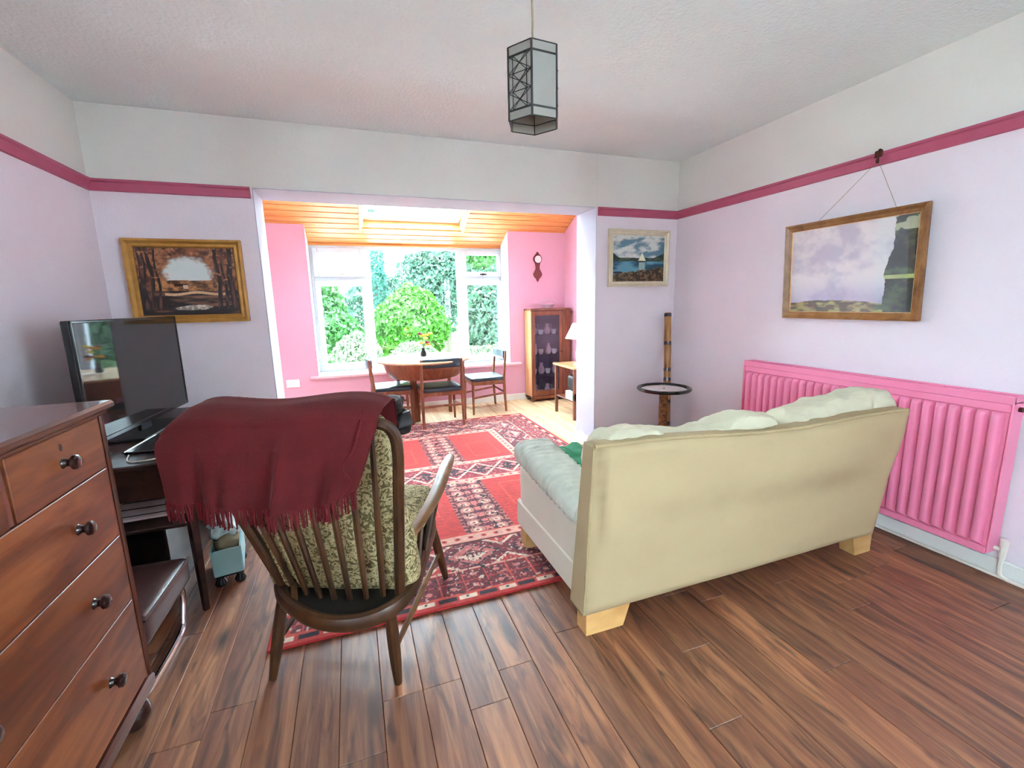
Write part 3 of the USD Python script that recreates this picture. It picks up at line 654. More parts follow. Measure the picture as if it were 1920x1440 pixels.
# ------------------------------------------------------------------ chest of drawers
ch = Thing('chest_of_drawers', 'tall mahogany chest of drawers with dark turned knobs at the left', 'chest of drawers', (-.95, 1.19, 0))
CX0, CX1, CY0, CY1 = -1.2, -.712, .78, 1.6
ch.part('carcass', join(box(CX0, CX1-.014, CY0, CY0+.022, .13, 1.02), box(CX0, CX1, CY1-.022, CY1, .13, 1.02), box(CX0, CX0+.012, CY0, CY1, .13, 1.02), box(CX0, CX1-.03, CY0, CY1, .13, .16), box(CX0, CX1-.03, CY0+.01, CY1-.01, .99, 1.02)), m_mahog)
ch.part('top', join(box(CX0-.01, CX1+.03, CY0-.03, CY1+.03, 1.022, 1.046, .007), box(CX0, CX1+.015, CY0-.015, CY1+.015, 1.008, 1.022, .005)), m_mahog_edge)
ch.part('plinth', box(CX0, CX1+.012, CY0-.012, CY1+.012, .095, .14, .008), m_mahog_edge)
ch.part('corner_moulding', tube([(CX1+.002, CY1-.004, .14), (CX1+.002, CY1-.004, 1.008)], .007, 8), m_mahog_edge); ch.part('corner_moulding', tube([(CX1+.002, CY0+.004, .14), (CX1+.002, CY0+.004, 1.008)], .007, 8), m_mahog_edge)
ch.part('divider', box(CX1-.02, CX1, 1.18, 1.2, .855, 1.008), m_mahog_edge)
knob = [(.0, .034), (.012, .034), (.0185, .029), (.019, .022), (.012, .016), (.009, .01), (.012, .003), (.016, 0)]
def add_drawer(y0, y1, z0, z1, ks):
    d = ch.part('drawer', box(CX1-.02, CX1+.004, y0+.0015, y1-.0015, z0+.0015, z1-.0015, .002), m_mahog)
    for ky in ks:
        k = xf(lathe(knob, n=20), frame((CX1+.003, ky, (z0+z1)/2), (0, 1, 0), (0, 0, 1)))
        ch.part('knob', k, m_knob, 40, of=d)
    if z0 > .8: ch.part('keyhole', xf(lathe([(0, .002), (.005, .002), (.006, 0)], n=12, sy=1.8), frame((CX1+.0035, (y0+y1)/2-(0.0), z1-.034), (0, 1, 0), (0, 0, 1))), m_blackm, of=d)
zz = [.15, .425, .64, .855, 1.006]
for a, b in zip(zz[:3], zz[1:4]): add_drawer(CY0+.022, CY1-.02, a, b, (.985, 1.395))
add_drawer(CY0+.022, 1.18, zz[3], zz[4], (.985,)); add_drawer(1.2, CY1-.02, zz[3], zz[4], (1.39,))
for a in zz[1:4]: ch.part('rail', box(CX1-.03, CX1-.006, CY0+.02, CY1-.02, a-.003, a+.003, .001), m_knob)
bun = [(0, 0), (.03, 0), (.045, .02), (.048, .045), (.04, .07), (.028, .082), (.032, .097), (0, .097)]
for fx, fy in ((CX1-.04, CY1-.045), (CX1-.04, CY0+.045), (CX0+.05, CY1-.045), (CX0+.05, CY0+.045)): ch.part('bun_foot', lathe(bun, (fx, fy, 0)), m_knob)

# ------------------------------------------------------------------ television table and television
tb = Thing('television_table', 'dark wooden side table with drawers carrying the television', 'table', (-.98, 2.7, 0))
TX0, TX1, TY0, TY1, TZ = -1.3, -.672, 2.09, 3.28, .70
tb.part('tabletop', box(TX0, TX1, TY0, TY1, TZ-.022, TZ, .005), m_darkwood)
tb.part('apron', join(box(TX0+.03, TX1-.02, TY0+.02, TY0+.04, .545, TZ-.022), box(TX1-.04, TX1-.02, TY0+.02, TY1-.02, .545, TZ-.022), box(TX0+.03, TX0+.05, TY0+.02, TY1-.02, .545, TZ-.022), box(TX0+.03, TX1-.02, TY1-.04, TY1-.02, .545, TZ-.022)), m_darkwood)
for i in range(2):
    d = tb.part('drawer', box(TX1-.03, TX1-.012, TY0+.1+i*.52, TY0+.58+i*.52, .56, TZ-.03), m_darkwood)
    tb.part('knob', xf(lathe([(0, .02), (.012, .018), (.012, .01), (.006, .005), (.006, 0)], n=14), frame((TX1-.012, TY0+.34+i*.52, .61), (0, 1, 0), (0, 0, 1))), m_brass, of=d)
for lx in (TX0+.045, TX1-.03):
    for ly in (TY0+.035, TY1-.035):
        tb.part('leg', tube([(lx, ly, 0), (lx, ly, .3), (lx, ly, TZ-.022)], [.014, .02, .024], 4), m_darkwood, False)
tb.part('shelf', box(TX0+.03, TX1-.05, TY0+.02, TY1-.02, .405, .42), m_darkwood)
tb.part('back_panel', box(TX0+.02, TX0+.03, TY0+.03, TY1-.03, .2, TZ-.03), m_blackm)
tv = Thing('television', 'black flat screen television on the dark table, garden reflected in it', 'television', (-1.012, 2.716, TZ))
az = .088; tt = (math.sin(az), math.cos(az), 0)
MT = frame((-1.012, 2.716, 1.01), tt, (0, 0, 1))     # x along the screen (away), y up, z = out of the screen
if MT[0, 2] < 0: MT = frame((-1.012, 2.716, 1.01), (-tt[0], -tt[1], 0), (0, 0, 1))
tv.part('housing', xf(join(box(-.45, .45, -.26, .26, -.03, 0, .004), softbox((0, -.03, -.04), (.6, .34, .06), .02, 8)), MT), m_blackm)
tv.part('bezel', xf(join(box(-.45, .45, .248, .26, -.002, .006), box(-.45, .45, -.26, -.24, -.002, .006), box(-.45, -.438, -.26, .26, -.002, .006), box(.438, .45, -.26, .26, -.002, .006)), MT), m_black)
tv.part('screen', xf(box(-.44, .44, -.242, .25, -.001, .0025, .0008), MT), m_screen)
tv.part('stand', xf(join(box(-.05, .05, -.305, -.24, -.03, -.012), box(-.22, .22, -.3095, -.298, -.09, .08, .004)), MT), m_blackm)
one('set_top_box', 'small black set-top box on the table left of the television foot', 'set-top box', box(-1.13, -1.0, 2.16, 2.29, TZ, TZ+.04, .004), m_black)
one('booklet', 'pale blue booklet lying on the black set-top box', 'booklet', xf(box(-.06, .06, -.04, .04, 0, .01, .002), rotz(15, (-1.065, 2.225, TZ+.0405))), M('pale_blue_paper', S(176, 190, 206), .4))
tab = Thing('tablet', 'dark tablet with a silver edge lying on the television table', 'tablet', (-.86, 2.4, TZ))
MTb = rotz(-4, (-.955, 2.27, TZ+.006))
tab.part('case', xf(box(0, .19, 0, .28, -.0055, .006, .003), MTb), m_black); tab.part('edge', xf(tube([(0, 0, .004), (0, .28, .004)], .0065, 8), MTb), m_chrome)
one('charging_cable', 'thin pale cable curling on the table edge beside the tablet', 'cable', tube(smooth_curve([(-.93, 2.25, TZ+.004), (-.90, 2.16, TZ+.004), (-.85, 2.135, TZ+.004), (-.79, 2.16, TZ+.004), (-.74, 2.24, TZ+.004)], 24), .003, 6), m_pipe)
nw = Thing('newspaper', 'folded pinkish newspaper on the shelf of the television table', 'newspaper', (-.84, 2.25, .42))
nw.part('pages', join(xf(box(-.16, .13, -.12, .18, 0, .012, .003), frame((-.86, 2.28, .47), (1, .1, -.02), (-.1, 1, .25))), ), m_paper)
nw.part('print_line', join(*[xf(box(-.13, .1, -.1+.05*k, -.095+.05*k, .0118, .0132, .0003), frame((-.86, 2.28, .47), (1, .1, -.02), (-.1, 1, .25))) for k in range(6)]), m_blackm, label='dark printed lines', kind='stuff')
one('storage_box', 'black storage box on the floor under the television table', 'box', box(-1.24, -.86, 2.28, 2.9, 0.0, .36, .006), m_black)
st = Thing('footstool', 'brown leather footstool on a bent chrome frame between chest and table', 'footstool', (-.9, 1.88, 0))
MS = rotz(-1.5, (-.912, 1.85, .25))
st.part('cushion', softbox((0, 0, 0), (.4, .43, .11), .03, 14, M4=MS, warp=lambda Q, P: P+np.stack([0*P[:, 0], 0*P[:, 0], .012*(1-Q[:, 0]**2)*(1-Q[:, 1]**2)*(Q[:, 2] > 0)], 1)), m_leather, True)
st.part('piping', xf(tube(smooth_curve([(.198, -.2, .047), (.2, 0, .048), (.198, .2, .047)], 12), .005, 8), MS), m_leather)
for sx in (-.16, .16):
    st.part('chrome_leg', xf(tube(smooth_curve([(sx, .17, -.055), (sx, .19, -.1), (sx, .17, -.18), (sx, .12, -.236), (sx, -.12, -.236), (sx, -.2, -.22), (sx, -.215, -.16), (sx, -.17, -.055)], 48), .011, 10), MS), m_chrome)
tr = Thing('storage_crate', 'pale teal open crate with a canvas bag inside, on black feet beside the table leg', 'crate', (-.66, 2.4, 0))
MC = rotz(10, (-.665, 2.42, 0))
tr.part('side', xf(prism([(-.13, .06), (.13, .06), (.16, .2), (-.16, .2)], 'x', .055, .062), MC), m_teal); tr.part('side', xf(prism([(-.13, .06), (.13, .06), (.16, .2), (-.16, .2)], 'x', -.062, -.055), MC), m_teal)
tr.part('end', xf(box(-.06, .06, -.145, -.135, .06, .19), MC), m_teal); tr.part('end', xf(box(-.06, .06, .135, .145, .06, .19), MC), m_teal)
tr.part('base', xf(box(-.06, .06, -.13, .13, .045, .06), MC), m_blackm)
for fx, fy in ((.04, -.11), (-.04, -.11), (.04, .11), (-.04, .11)): tr.part('foot', xf(lathe([(0, 0), (.022, 0), (.026, .012), (.018, .03), (.01, .045), (0, .045)], (fx, fy, 0), 14), MC), m_black)
one('canvas_bag', 'crumpled khaki canvas bag stuffed in the teal crate', 'bag', xf(softbox((0, 0, .15), (.1, .22, .16), .04, 10, warp=lambda Q, P: P+.03*(np.stack([meshkit.noise(P*28+k*9) for k in range(3)], 1)-.5)), MC), m_khaki, True)
one('plastic_bag', 'crumpled white and aqua plastic bag on top of the teal crate', 'bag', xf(softbox((0, .02, .25), (.12, .18, .1), .03, 12, warp=lambda Q, P: P+.05*(np.stack([meshkit.noise(P*34+k*9+4) for k in range(3)], 1)-.5)), MC), M('aqua_plastic', S(206, 232, 232), .3, .12, 16), 25)

# ------------------------------------------------------------------ armchair, throw
arm = Thing('armchair', 'dark spindle-back wooden armchair with floral cushions, seen from behind', 'armchair', (-.03, 1.75, 0))
CF = np.array([.397, .918, 0]); CR = np.array([.918, -.397, 0]); CO = np.array([-.155, 1.51, 0])
def CL(u, v, z): return CO+CR*u+CF*v+np.array([0, 0, z])
BR_, BL_ = np.array([.082, 1.395, .355]), np.array([-.288, 1.585, .355]); TR_, TL_ = np.array([.103, 1.285, .965]), np.array([-.455, 1.465, .955])
def back(s, t):
    """A point of the back: s 0 left to 1 right, t 0 base to 1 top."""
    b = BL_*(1-s)+BR_*s-CF*.05*math.sin(math.pi*s); tp = TL_*(1-s)+TR_*s-CF*.02*math.sin(math.pi*s)
    return b*(1-t)+tp*t
hoop = smooth_curve([CL(-.21, .53, .37), CL(-.24, .3, .355), (-.305, 1.60, .345), (-.19, 1.395, .34), (-.03, 1.325, .34), (.115, 1.41, .345), (.225, 1.70, .355), CL(.262, .43, .365), CL(.228, .53, .37)], 64)
arm.part('seat_rail', tube(hoop, .021, 10, 1.35), m_elm)
arm.part('seat_rail', tube([CL(-.21, .53, .37), CL(.228, .53, .37)], .02, 10), m_elm)
feet = [((-.364, 1.60, 0), (-.295, 1.60, .34)), ((.055, 1.418, 0), (.045, 1.40, .34)), ((.331, 1.95, .0115), (.262, 1.90, .36)), (tuple(CL(-.26, .60, .0115)), tuple(CL(-.212, .525, .36)))]
for a, b in feet: arm.part('leg', tube(smooth_curve([a, np.array(a)*.6+np.array(b)*.4, b], 10), [.0135, .019, .021, .017], 10), m_elm)
def leg_at(i, k): return np.array(feet[i][0])*(1-k)+np.array(feet[i][1])*k
for a, b in ((1, 2), (0, 3)): arm.part('stretcher', tube([leg_at(a, .4), (leg_at(a, .4)+leg_at(b, .42))/2, leg_at(b, .42)], [.009, .0135, .009], 8), m_elm_lt if a == 1 else m_elm)
arm.part('stretcher', tube([(leg_at(1, .4)+leg_at(2, .42))/2, (leg_at(0, .4)+leg_at(3, .42))/2], .011, 8), m_elm)
bow = [back(1, t_) for t_ in (-.04, .3, .6, .85)]+[back(.975, .965), back(.9, 1.015)]+[back(s_, 1.02+.015*math.sin(math.pi*s_)) for s_ in (.7, .5, .3)]+[back(.1, 1.015), back(.025, .965)]+[back(0, t_) for t_ in (.85, .6, .3, -.04)]
arm.part('bow', tube(smooth_curve(bow, 84), .0175, 10), m_elm)
for s in np.linspace(0, 1, 9)[1:-1]: arm.part('spindle', tube([back(s, -.03), back(s, .4), back(s, 1.02)], [.009, .0105, .008], 8), m_elm)
for sg in (1, -1):
    if sg > 0: pts = [(.083, 1.39, .515), (.16, 1.50, .528), (.255, 1.67, .553), (.345, 1.89, .58), (.395, 2.02, .588)]
    else: pts = [back(0, .25)+CR*-.005, CL(-.24, .2, .528), CL(-.29, .36, .553), CL(-.31, .5, .58), CL(-.315, .6, .588)]
    C = smooth_curve(pts, 28)
    arm.part('arm', tube(C, [.017, .02, .026, .03, .03, .022], 12, .55, up=(0, 0, 1)), m_elm_lt)
    for k in (.35, .5, .65, .82):
        p = C[int(k*(len(C)-1))]; q = hoop[int((.86-.3*(1-k)) * (len(hoop)-1))] if sg > 0 else hoop[int((.14+.3*(1-k)) * (len(hoop)-1))]
        q = q if k < .8 else np.array(feet[2][1] if sg > 0 else feet[3][1])
        arm.part('arm_spindle', tube([q, p], [.011, .009] if k < .8 else [.017, .013], 8), m_elm)
# cushions
mid = (back(.5, .0)+back(.5, 1.0))/2; up = back(.5, 1.0)-back(.5, 0.); up /= np.linalg.norm(up); nr = np.cross(CR, up); nr = nr if nr@CF > 0 else -nr
def warp_back(Q, P):
    P = P.copy(); P[:, 0] *= .84+.16*(Q[:, 1]+1)/2+.03*np.sin(Q[:, 1]*3); bulge = (1-Q[:, 0]**2)*(1-Q[:, 1]**2)
    P[:, 2] += np.where(Q[:, 2] > 0, .04, -.012)*bulge+.012*(meshkit.noise(P*12)-.5); return P
MBk = np.eye(4); MBk[:3, 0], MBk[:3, 1], MBk[:3, 2], MBk[:3, 3] = CR, np.cross(nr, CR), nr, mid+nr*.118-up*.025
arm.part('back_cushion', softbox((0, 0, 0), (.53, .66, .13), .06, 22, M4=MBk, warp=warp_back), m_floral, True)
MSt = np.eye(4); MSt[:3, 0], MSt[:3, 1], MSt[:3, 2], MSt[:3, 3] = CR, CF, (0, 0, 1), CL(.01, .31, .44)
arm.part('seat_cushion', softbox((0, 0, 0), (.5, .54, .13), .055, 16, M4=MSt, warp=lambda Q, P: P+np.stack([0*P[:, 0], 0*P[:, 0], .02*np.sign(Q[:, 2])*(1-Q[:, 0]**2)*(1-Q[:, 1]**2)], 1)), m_floral, True)
arm.part('seat_webbing', prism([(p[0], p[1]) for p in hoop[::2]], 'z', .348, .358), m_blackm)
# throw: over the top, hanging down behind
A0, B0 = np.array([-.505, 1.457, 0]), np.array([.062, 1.287, 0])
def throw_fn(u, v):
    # u across left to right, v from the front hem over the top to the rear hem
    L = np.array([.0, .17, .30, .345, .41, 1.0]); t = v
    off = np.interp(t, [0, .2, .30, .36, .41, .6, 1.], [.135, .13, .12, .07, -.035, -.058, -.06]); 
    z = np.interp(t, [0, .2, .27, .33, .38, .43, 1.], [.93, .985, 1.028, 1.047, 1.038, .99, .785])
    sh = np.exp(-u/.05)*.07+.02*np.exp(-(1-u)/.05)
    z = z-sh*np.exp(-((t-.34)/.12)**2)+.007*np.sin(u*9+.6)*np.exp(-((t-.34)/.1)**2)
    hang = np.clip((t-.42)/.58, 0, 1)
    fold = .016*np.sin(u*23+.8*np.sin(u*7))*hang**1.2+.007*np.sin(u*51+2)*hang
    fold = fold-.03*np.exp(-((u-.6)/.035)**2)*hang*-1
    off = off-fold*.8+.01*np.exp(-u/.06)*hang
    z = z+hang**2*(.012*np.sin(u*5)-.035*np.sin(math.pi*u)+.03*(u > .8)*(u-.8)*3)
    uu = u*(1-.115*hang**1.3)+.0*u
    uu = np.where(hang > 0, uu+.018*hang*(1-u), uu)
    P = A0+(B0-A0)*uu[..., None]+CF*off[..., None]+CF*-.02*np.sin(math.pi*u)[..., None]
    return P[..., 0], P[..., 1], z
nu, nv = 110, 90
g = grid(nu, nv, throw_fn); 
if np.array(g.vertex_normals)[(nu//2)*nv+int(.34*nv)][2] < 0: g.invert()
sheet = solid_sheet(g, nu, nv, .007)
th = Thing('throw', 'maroon fringed wool throw draped over the armchair back', 'throw', (-.2, 1.4, .65))
th.part('blanket', sheet, m_throw, True)
E_ = np.array(g.vertices).reshape(nu, nv, 3); fr_ = []
for k in range(130):
    u = (k+.5)/130*(nu-1); i = int(u); p = E_[i, -1]*(1-u+i)+E_[min(i+1, nu-1), -1]*(u-i)
    L = .048+.005*math.sin(k*2.3); sw = .006*math.sin(k*1.7)
    fr_.append(tube([p+(0, 0, .004), p+np.array([sw*.6, .003*math.sin(k*3.1), -L*.5]), p+np.array([sw, .004*math.sin(k), -L])], [.0022, .0026, .002], 5))
th.part('fringe', join(*fr_), m_fringe, 50, kind='stuff')
ed = smooth_curve([throw_fn(np.array(.93), np.array(t))+np.array([0, 0, 0]) for t in (.40, .5, .62)]+[tuple(np.array(throw_fn(np.array(.90), np.array(.74)))+(0, -.012, 0)), tuple(np.array(throw_fn(np.array(.95), np.array(.86)))+(0, -.016, 0)), tuple(np.array(throw_fn(np.array(.92), np.array(.97)))+(0, -.014, 0))], 40)
th.part('loose_strand', tube(ed-CF*.008, .0032, 6), m_fringe)
one('black_garment', 'black bundled garment peeping out at the right end of the maroon throw', 'garment', join(
    softbox((.112, 1.455, .985), (.05, .09, .075), .025, 12, warp=lambda Q, P: P+.035*(np.stack([meshkit.noise(P*30+k*5) for k in range(3)], 1)-.5)),
    softbox((.137, 1.49, .925), (.05, .08, .07), .025, 12, warp=lambda Q, P: P+.035*(np.stack([meshkit.noise(P*30+k*5+2) for k in range(3)], 1)-.5))), m_blackm, True)

# ------------------------------------------------------------------ sofa
so = Thing('sofa', 'cream canvas two-seat sofa seen from behind with pale wooden feet', 'sofa', (1.6, 1.75, 0))
def quad_panel(BL, BR, TR, TL, thick, nrm, nu=40, nv=24, wob=.006):
    BL, BR, TR, TL, nrm = (np.array(a, float) for a in (BL, BR, TR, TL, nrm))
    def fn(u, v, k):
        P = (BL*(1-u)[..., None]+BR*u[..., None])*(1-v)[..., None]+(TL*(1-u)[..., None]+TR*u[..., None])*v[..., None]
        P = P+nrm*((k*thick)+(wob*(meshkit.noise(np.stack([u*5, v*4, u*0], -1))-.5) if k == 0 else 0))[..., None]
        P[..., 2] += .012*np.sin(u*2*math.pi+2.5)*v**3
        return P
    h = softbox((0, 0, 0), (2, 2, 2), .02, 40); return fn
def back_panel(Q, P):
    u, v, k = (Q[:, 0]+1)/2, (Q[:, 2]+1)/2, (Q[:, 1]+1)/2
    BL, BR, TR, TL = (np.array(a) for a in ((.742, 1.335, .118), (2.388, 1.338, .118), (2.462, 1.285, .762), (.79, 1.345, .782)))
    W = (BL*(1-u)[:, None]+BR*u[:, None])*(1-v)[:, None]+(TL*(1-u)[:, None]+TR*u[:, None])*v[:, None]
    W[:, 1] += k*.13*(1-.2*v)+(1-k)*(.012*(meshkit.noise(np.stack([u*6, v*4, u*0], 1))-.5)-.012*np.sin(math.pi*v)*np.sin(math.pi*u))
    W[:, 2] += (.008*np.sin(u*9)-.014*np.sin(math.pi*u))*sm(v, .7, 1)
    e = np.minimum(np.minimum(u, 1-u)*30, np.minimum(v, 1-v)*16); rr = np.clip(1-e, 0, 1)
    W[:, 1] += (1-k)*rr**2*.016-k*rr**2*.016
    return W
bkm = softbox((0, 0, 0), (2, 2, 2), .0001, 72, warp=back_panel)
def canvas_wear(P):
    u, v = (P[:, 0]-.76)/1.66, (P[:, 2]-.12)/.65
    base = np.tile(A_(184, 163, 124), (len(P), 1)); n = meshkit.fbm(np.stack([u*7, v*5, u*0], 1), 4, 31); n2 = meshkit.fbm(np.stack([u*16, v*22, u*0], 1), 3, 33)
    band = np.exp(-((v-.60+.05*u)/.085)**2)*sm(u, .05, .25)*sm(1-u, .02, .2)*(.25+.9*n)
    edge = np.exp(-((u-.035)/.012)**2)*sm(v, .35, .6)*(.5+n2)+.35*np.exp(-((u-.93)/.04)**2)*np.exp(-((v-.8)/.12)**2)*n
    k = np.clip(.3*band+.4*edge+.12*(n-.5), -.1, .8)
    return base*(1-k[:, None])+A_(112, 82, 56)*np.clip(k, 0, 1)[:, None]
so.part('back', bkm, vcol('worn_canvas', .85, .12, 500), paint=canvas_wear(np.array(bkm.vertices)))
so.part('back_piping', join(tube(smooth_curve([(.787, 1.352, .775), (.765, 1.346, .45), (.746, 1.342, .125)], 20), .006, 8), tube(smooth_curve([(.79, 1.352, .786)]+[(.79+1.672*k, 1.35-.062*k, .786-.02*k+.008*math.sin(k*9)-.014*math.sin(math.pi*k)) for k in (.1, .2, .3, .4, .5, .6, .7, .8, .9, .975)], 50), .008, 8)), m_cream)
# arms: side panel, lower rail, padded top
def arm_side(x0, x1): return prism([(1.44, .115), (2.15, .10), (2.165, .36), (2.15, .47), (1.47, .45)], 'x', x0, x1)
for x0, sg in ((.775, 1), (2.40, -1)):
    a, b = (x0+.012, x0+.15) if sg > 0 else (x0-.15+.012, x0)
    so.part('arm', softbox(((a+b)/2, 1.79, .285), (b-a, .72, .36), .03, 14), m_arm_side, True)
    c0, c1 = (x0+.005, x0+.03) if sg > 0 else (x0-.03, x0-.005)
    so.part('side_rail', xf(box(c0, c1, 1.36, 2.165, .10, .25, .014), np.eye(4)), m_arm_side)
    def wa(Q, P):
        W = P.copy(); y = (Q[:, 1]+1)/2
        W[:, 2] += .035*y-.02*(1-y)+.006*np.sin(P[:, 1]*150+9*P[:, 2]+Q[:, 0]*2)*.7*(Q[:, 2] > -.9)+.012*(meshkit.noise(P*14)-.5); W[:, 0] += .006*np.sin(P[:, 1]*150+Q[:, 2]*2)*.7; return W
    so.part('arm_pad', softbox(((x0+.1) if sg > 0 else x0-.1, 1.82, .485), (.225, .72, .125), .058, 56, warp=wa), m_sage, True)
so.part('seat_frame', box(.93, 2.24, 1.44, 2.13, .12, .3, .01), m_cream)
for i in range(2): so.part('seat_cushion', softbox((1.25+.66*i, 1.86, .37), (.65, .62, .15), .06, 16), m_cushion, True)
for i, (xa, xb, zt) in enumerate(((.83, 1.80, .79), (1.80, 2.56, .81))):
    def wc(Q, P, i=i):
        W = P.copy(); u = (Q[:, 0]+1)/2; top = (Q[:, 2] > -.2)
        prof = (np.interp(u, [0, .06, .2, .42, .56, .78, .93, 1], [-.02, .012, .014, -.025, -.02, .018, -.005, -.05]) if i == 0 else np.interp(u, [0, .1, .4, .75, .9, 1], [-.035, -.015, .012, .036, .02, -.06]))
        W[:, 2] += prof*np.clip((Q[:, 2]+.2)/1.2, 0, 1)+.02*(meshkit.noise(P*np.array([20, 20, 20])+i*7)-.5)+.012*(meshkit.noise(P*44+i)-.5); W[:, 1] += .03*(meshkit.noise(P*17+3)-.5); return W
    so.part('back_cushion', softbox(((xa+xb)/2, 1.475, zt-.22), (xb-xa-.004, .19, .44), .07, 50, warp=wc), m_cushion, True)
foot = lambda x0, x1, d0, d1: xf(prism([(x0, 0), (x1, 0), (x1+d1, .122), (x0+d0, .122)], 'y', 1.375, 1.45), np.eye(4))
so.part('foot', foot(.775, .945, 0, .04), m_beech); so.part('foot', foot(2.315, 2.43, -.03, 0), m_beech)
for x0, x1 in ((.785, .86), (2.34, 2.42)): so.part('foot', prism([(x0, .0115), (x1, .0115), (x1, .122), (x0, .122)], 'y', 2.04, 2.12), m_beech)
def wg(Q, P): return P+np.stack([.03*(meshkit.noise(P*16+1)-.5), .03*(meshkit.noise(P*16+2)-.5), .05*(meshkit.noise(P*14+3)-.35)*(Q[:, 2] > 0)], 1)
one('green_cloth', 'crumpled emerald green cloth on the sofa seat beside the left arm', 'cloth', softbox((1.03, 1.86, .515), (.15, .46, .07), .03, 20, warp=wg), m_green, True)

# ------------------------------------------------------------------ pendant lamp
LX, LY, LZ, LR, LH, LT = .662, 1.578, 1.916, .0935, .226, -.439
lm = Thing('pendant_lamp', 'hexagonal leaded glass pendant lantern hanging from the ceiling', 'lamp', (LX, LY, LZ))
def hexp(k, z, r=LR): a = math.radians(60*k)+LT; return np.array([LX+r*math.sin(a), LY-r*math.cos(a), z])
bz = [LZ, LZ+.03, LZ+LH-.03, LZ+LH]
cam_bars = []
for k in range(6):
    cam_bars.append(bar(hexp(k, bz[0]), hexp(k, bz[3]), .0065, .0065, .001))
    for i, z in enumerate(bz): cam_bars.append(bar(hexp(k, z), hexp(k+1, z), .003 if i in (0, 3) else .004, .004 if i in (0, 3) else .0065, .001))
lm.part('lead_frame', join(*cam_bars), m_lead)
for k in range(6):
    for i in range(3):
        a, b, z0, z1 = hexp(k, 0, LR-.001), hexp(k+1, 0, LR-.001), bz[i]+.001, bz[i+1]-.001
        mm = bar(np.array([a[0], a[1], (z0+z1)/2]), np.array([b[0], b[1], (z0+z1)/2]), .0025, z1-z0, .0005)
        lm.part('glass_pane', mm, m_frost)
    if k % 2 == 1:    # star lattice of lead on alternate faces
        a, b = hexp(k, 0), hexp(k+1, 0); ls = []
        nrm = np.array([math.sin(math.radians(60*k+30)+LT), -math.cos(math.radians(60*k+30)+LT), 0])
        P = lambda s, t: np.array([*(a*(1-s)+b*s)[:2], bz[1]+(bz[2]-bz[1])*t])+nrm*.002
        for i in range(3):
            t0, t1, tc = i/3, (i+1)/3, (i+.5)/3
            for s0, q0, s1, q1 in ((0, t0, 1, t1), (0, t1, 1, t0), (.2, t0, .5, tc), (.8, t0, .5, tc), (.2, t1, .5, tc), (.8, t1, .5, tc), (.2, t0, .2, t1), (.8, t0, .8, t1)):
                ls.append(bar(P(s0, q0), P(s1, q1), .0022, .0022, .0005))
            ls.append(trimesh.creation.icosphere(1, .004).apply_translation(P(.5, tc)))
        for i in (1, 2): ls.append(bar(P(0, i/3), P(1, i/3), .0022, .0022, .0005))
        lm.part('lead_lattice', join(*ls), m_lead)
lm.part('cord', tube([(LX, LY, LZ+LH-.02), (LX, LY, HC)], .0035, 8), m_khaki)
lm.part('bulb_holder', tube([(LX, LY, LZ+.16), (LX, LY, LZ+.25)], [.018, .02, .016], 12), m_white)
lm.part('spider', join(*[bar(hexp(k, LZ+LH-.004), hexp(k+3, LZ+LH-.004), .003, .003, .0005) for k in range(3)]), m_lead)
lm.part('ceiling_rose', lathe([(0, -.03), (.02, -.03), (.045, -.01), (.05, 0)], (LX, LY, HC-.0005)), m_white)

# ------------------------------------------------------------------ corner: smoker's stand and bamboo
sd = Thing('tray_stand', 'carved wooden stand with a round black-rimmed tray in the right corner', 'stand', (2.34, 2.93, 0))
SX, SY = 2.345, 2.93
sd.part('post', lathe([(.0, 0), (.16, 0), (.165, .02), (.10, .04), (.055, .10), (.045, .2), (.04, .24), (.048, .27), (.034, .3), (.036, .44), (.034, .56), (.05, .575), (0, .575)], (SX, SY, 0), 24), m_carved)
sd.part('tray', lathe([(0, .577), (.17, .577), (.185, .583), (.185, .588), (0, .588)], (SX, SY, 0), 40), m_tray)
sd.part('rim', lathe([(.175, .575), (.208, .582), (.214, .594), (.208, .604), (.193, .606), (.18, .597), (.175, .575)], (SX, SY, 0), 44), m_black)
sd.part('knob', lathe([(0, .606), (.008, .603), (.01, .595), (.006, .588)], (SX, SY, 0), 12), m_tray)
pl = Thing('bamboo_pole', 'length of bamboo leaning in the right corner behind the stand', 'pole', (2.42, 3.0, 0))
p0, p1_ = np.array([2.515, 3.08, 0.0]), np.array([2.615, 3.255, 1.185])
pl.part('pole', tube([p0, p1_], .03, 14), m_bamboo)
for k in (.985, .78, .59, .52, .36, .2): pl.part('dark_band', tube([p0+(p1_-p0)*(k-.012), p0+(p1_-p0)*(k+.012)], .0315, 14), m_knob, label='dark burnt band')

# ------------------------------------------------------------------ sunroom furniture
tbl = Thing('dining_table', 'oval teak dining table in front of the sunroom window', 'table', (.74, 5.05, 0))
ES = 32
tbl.part('tabletop', lathe([(0, .695), (.515, .695), (.528, .703), (.53, .712), (.524, .72), (0, .721)], (.745, 5.04, 0), 64, 1.0, 1.0), m_teak_top)
tbl.part('apron', lathe([(.455, .694), (.45, .66), (.43, .60), (.39, .53), (.37, .515), (.36, .515), (.38, .55), (.44, .694)], (.745, 5.04, 0), 56), m_teak)
for lx, ly in ((.575, 4.93), (.62, 4.99), (1.14, 4.86), (1.07, 5.3), (.47, 5.3)): tbl.part('leg', bar((lx, ly, 0), (lx, ly, .69), .038, .038, .004), m_teak)
chs = Thing('dining_chair', 'teak dining chair with dark seat at the near side of the dining table', 'chair', (.855, 4.8, .0), 'dining chairs round the oval table')
def DC(x, y, z): return np.array([.855+x, 4.8+y, z])
HWc = .215
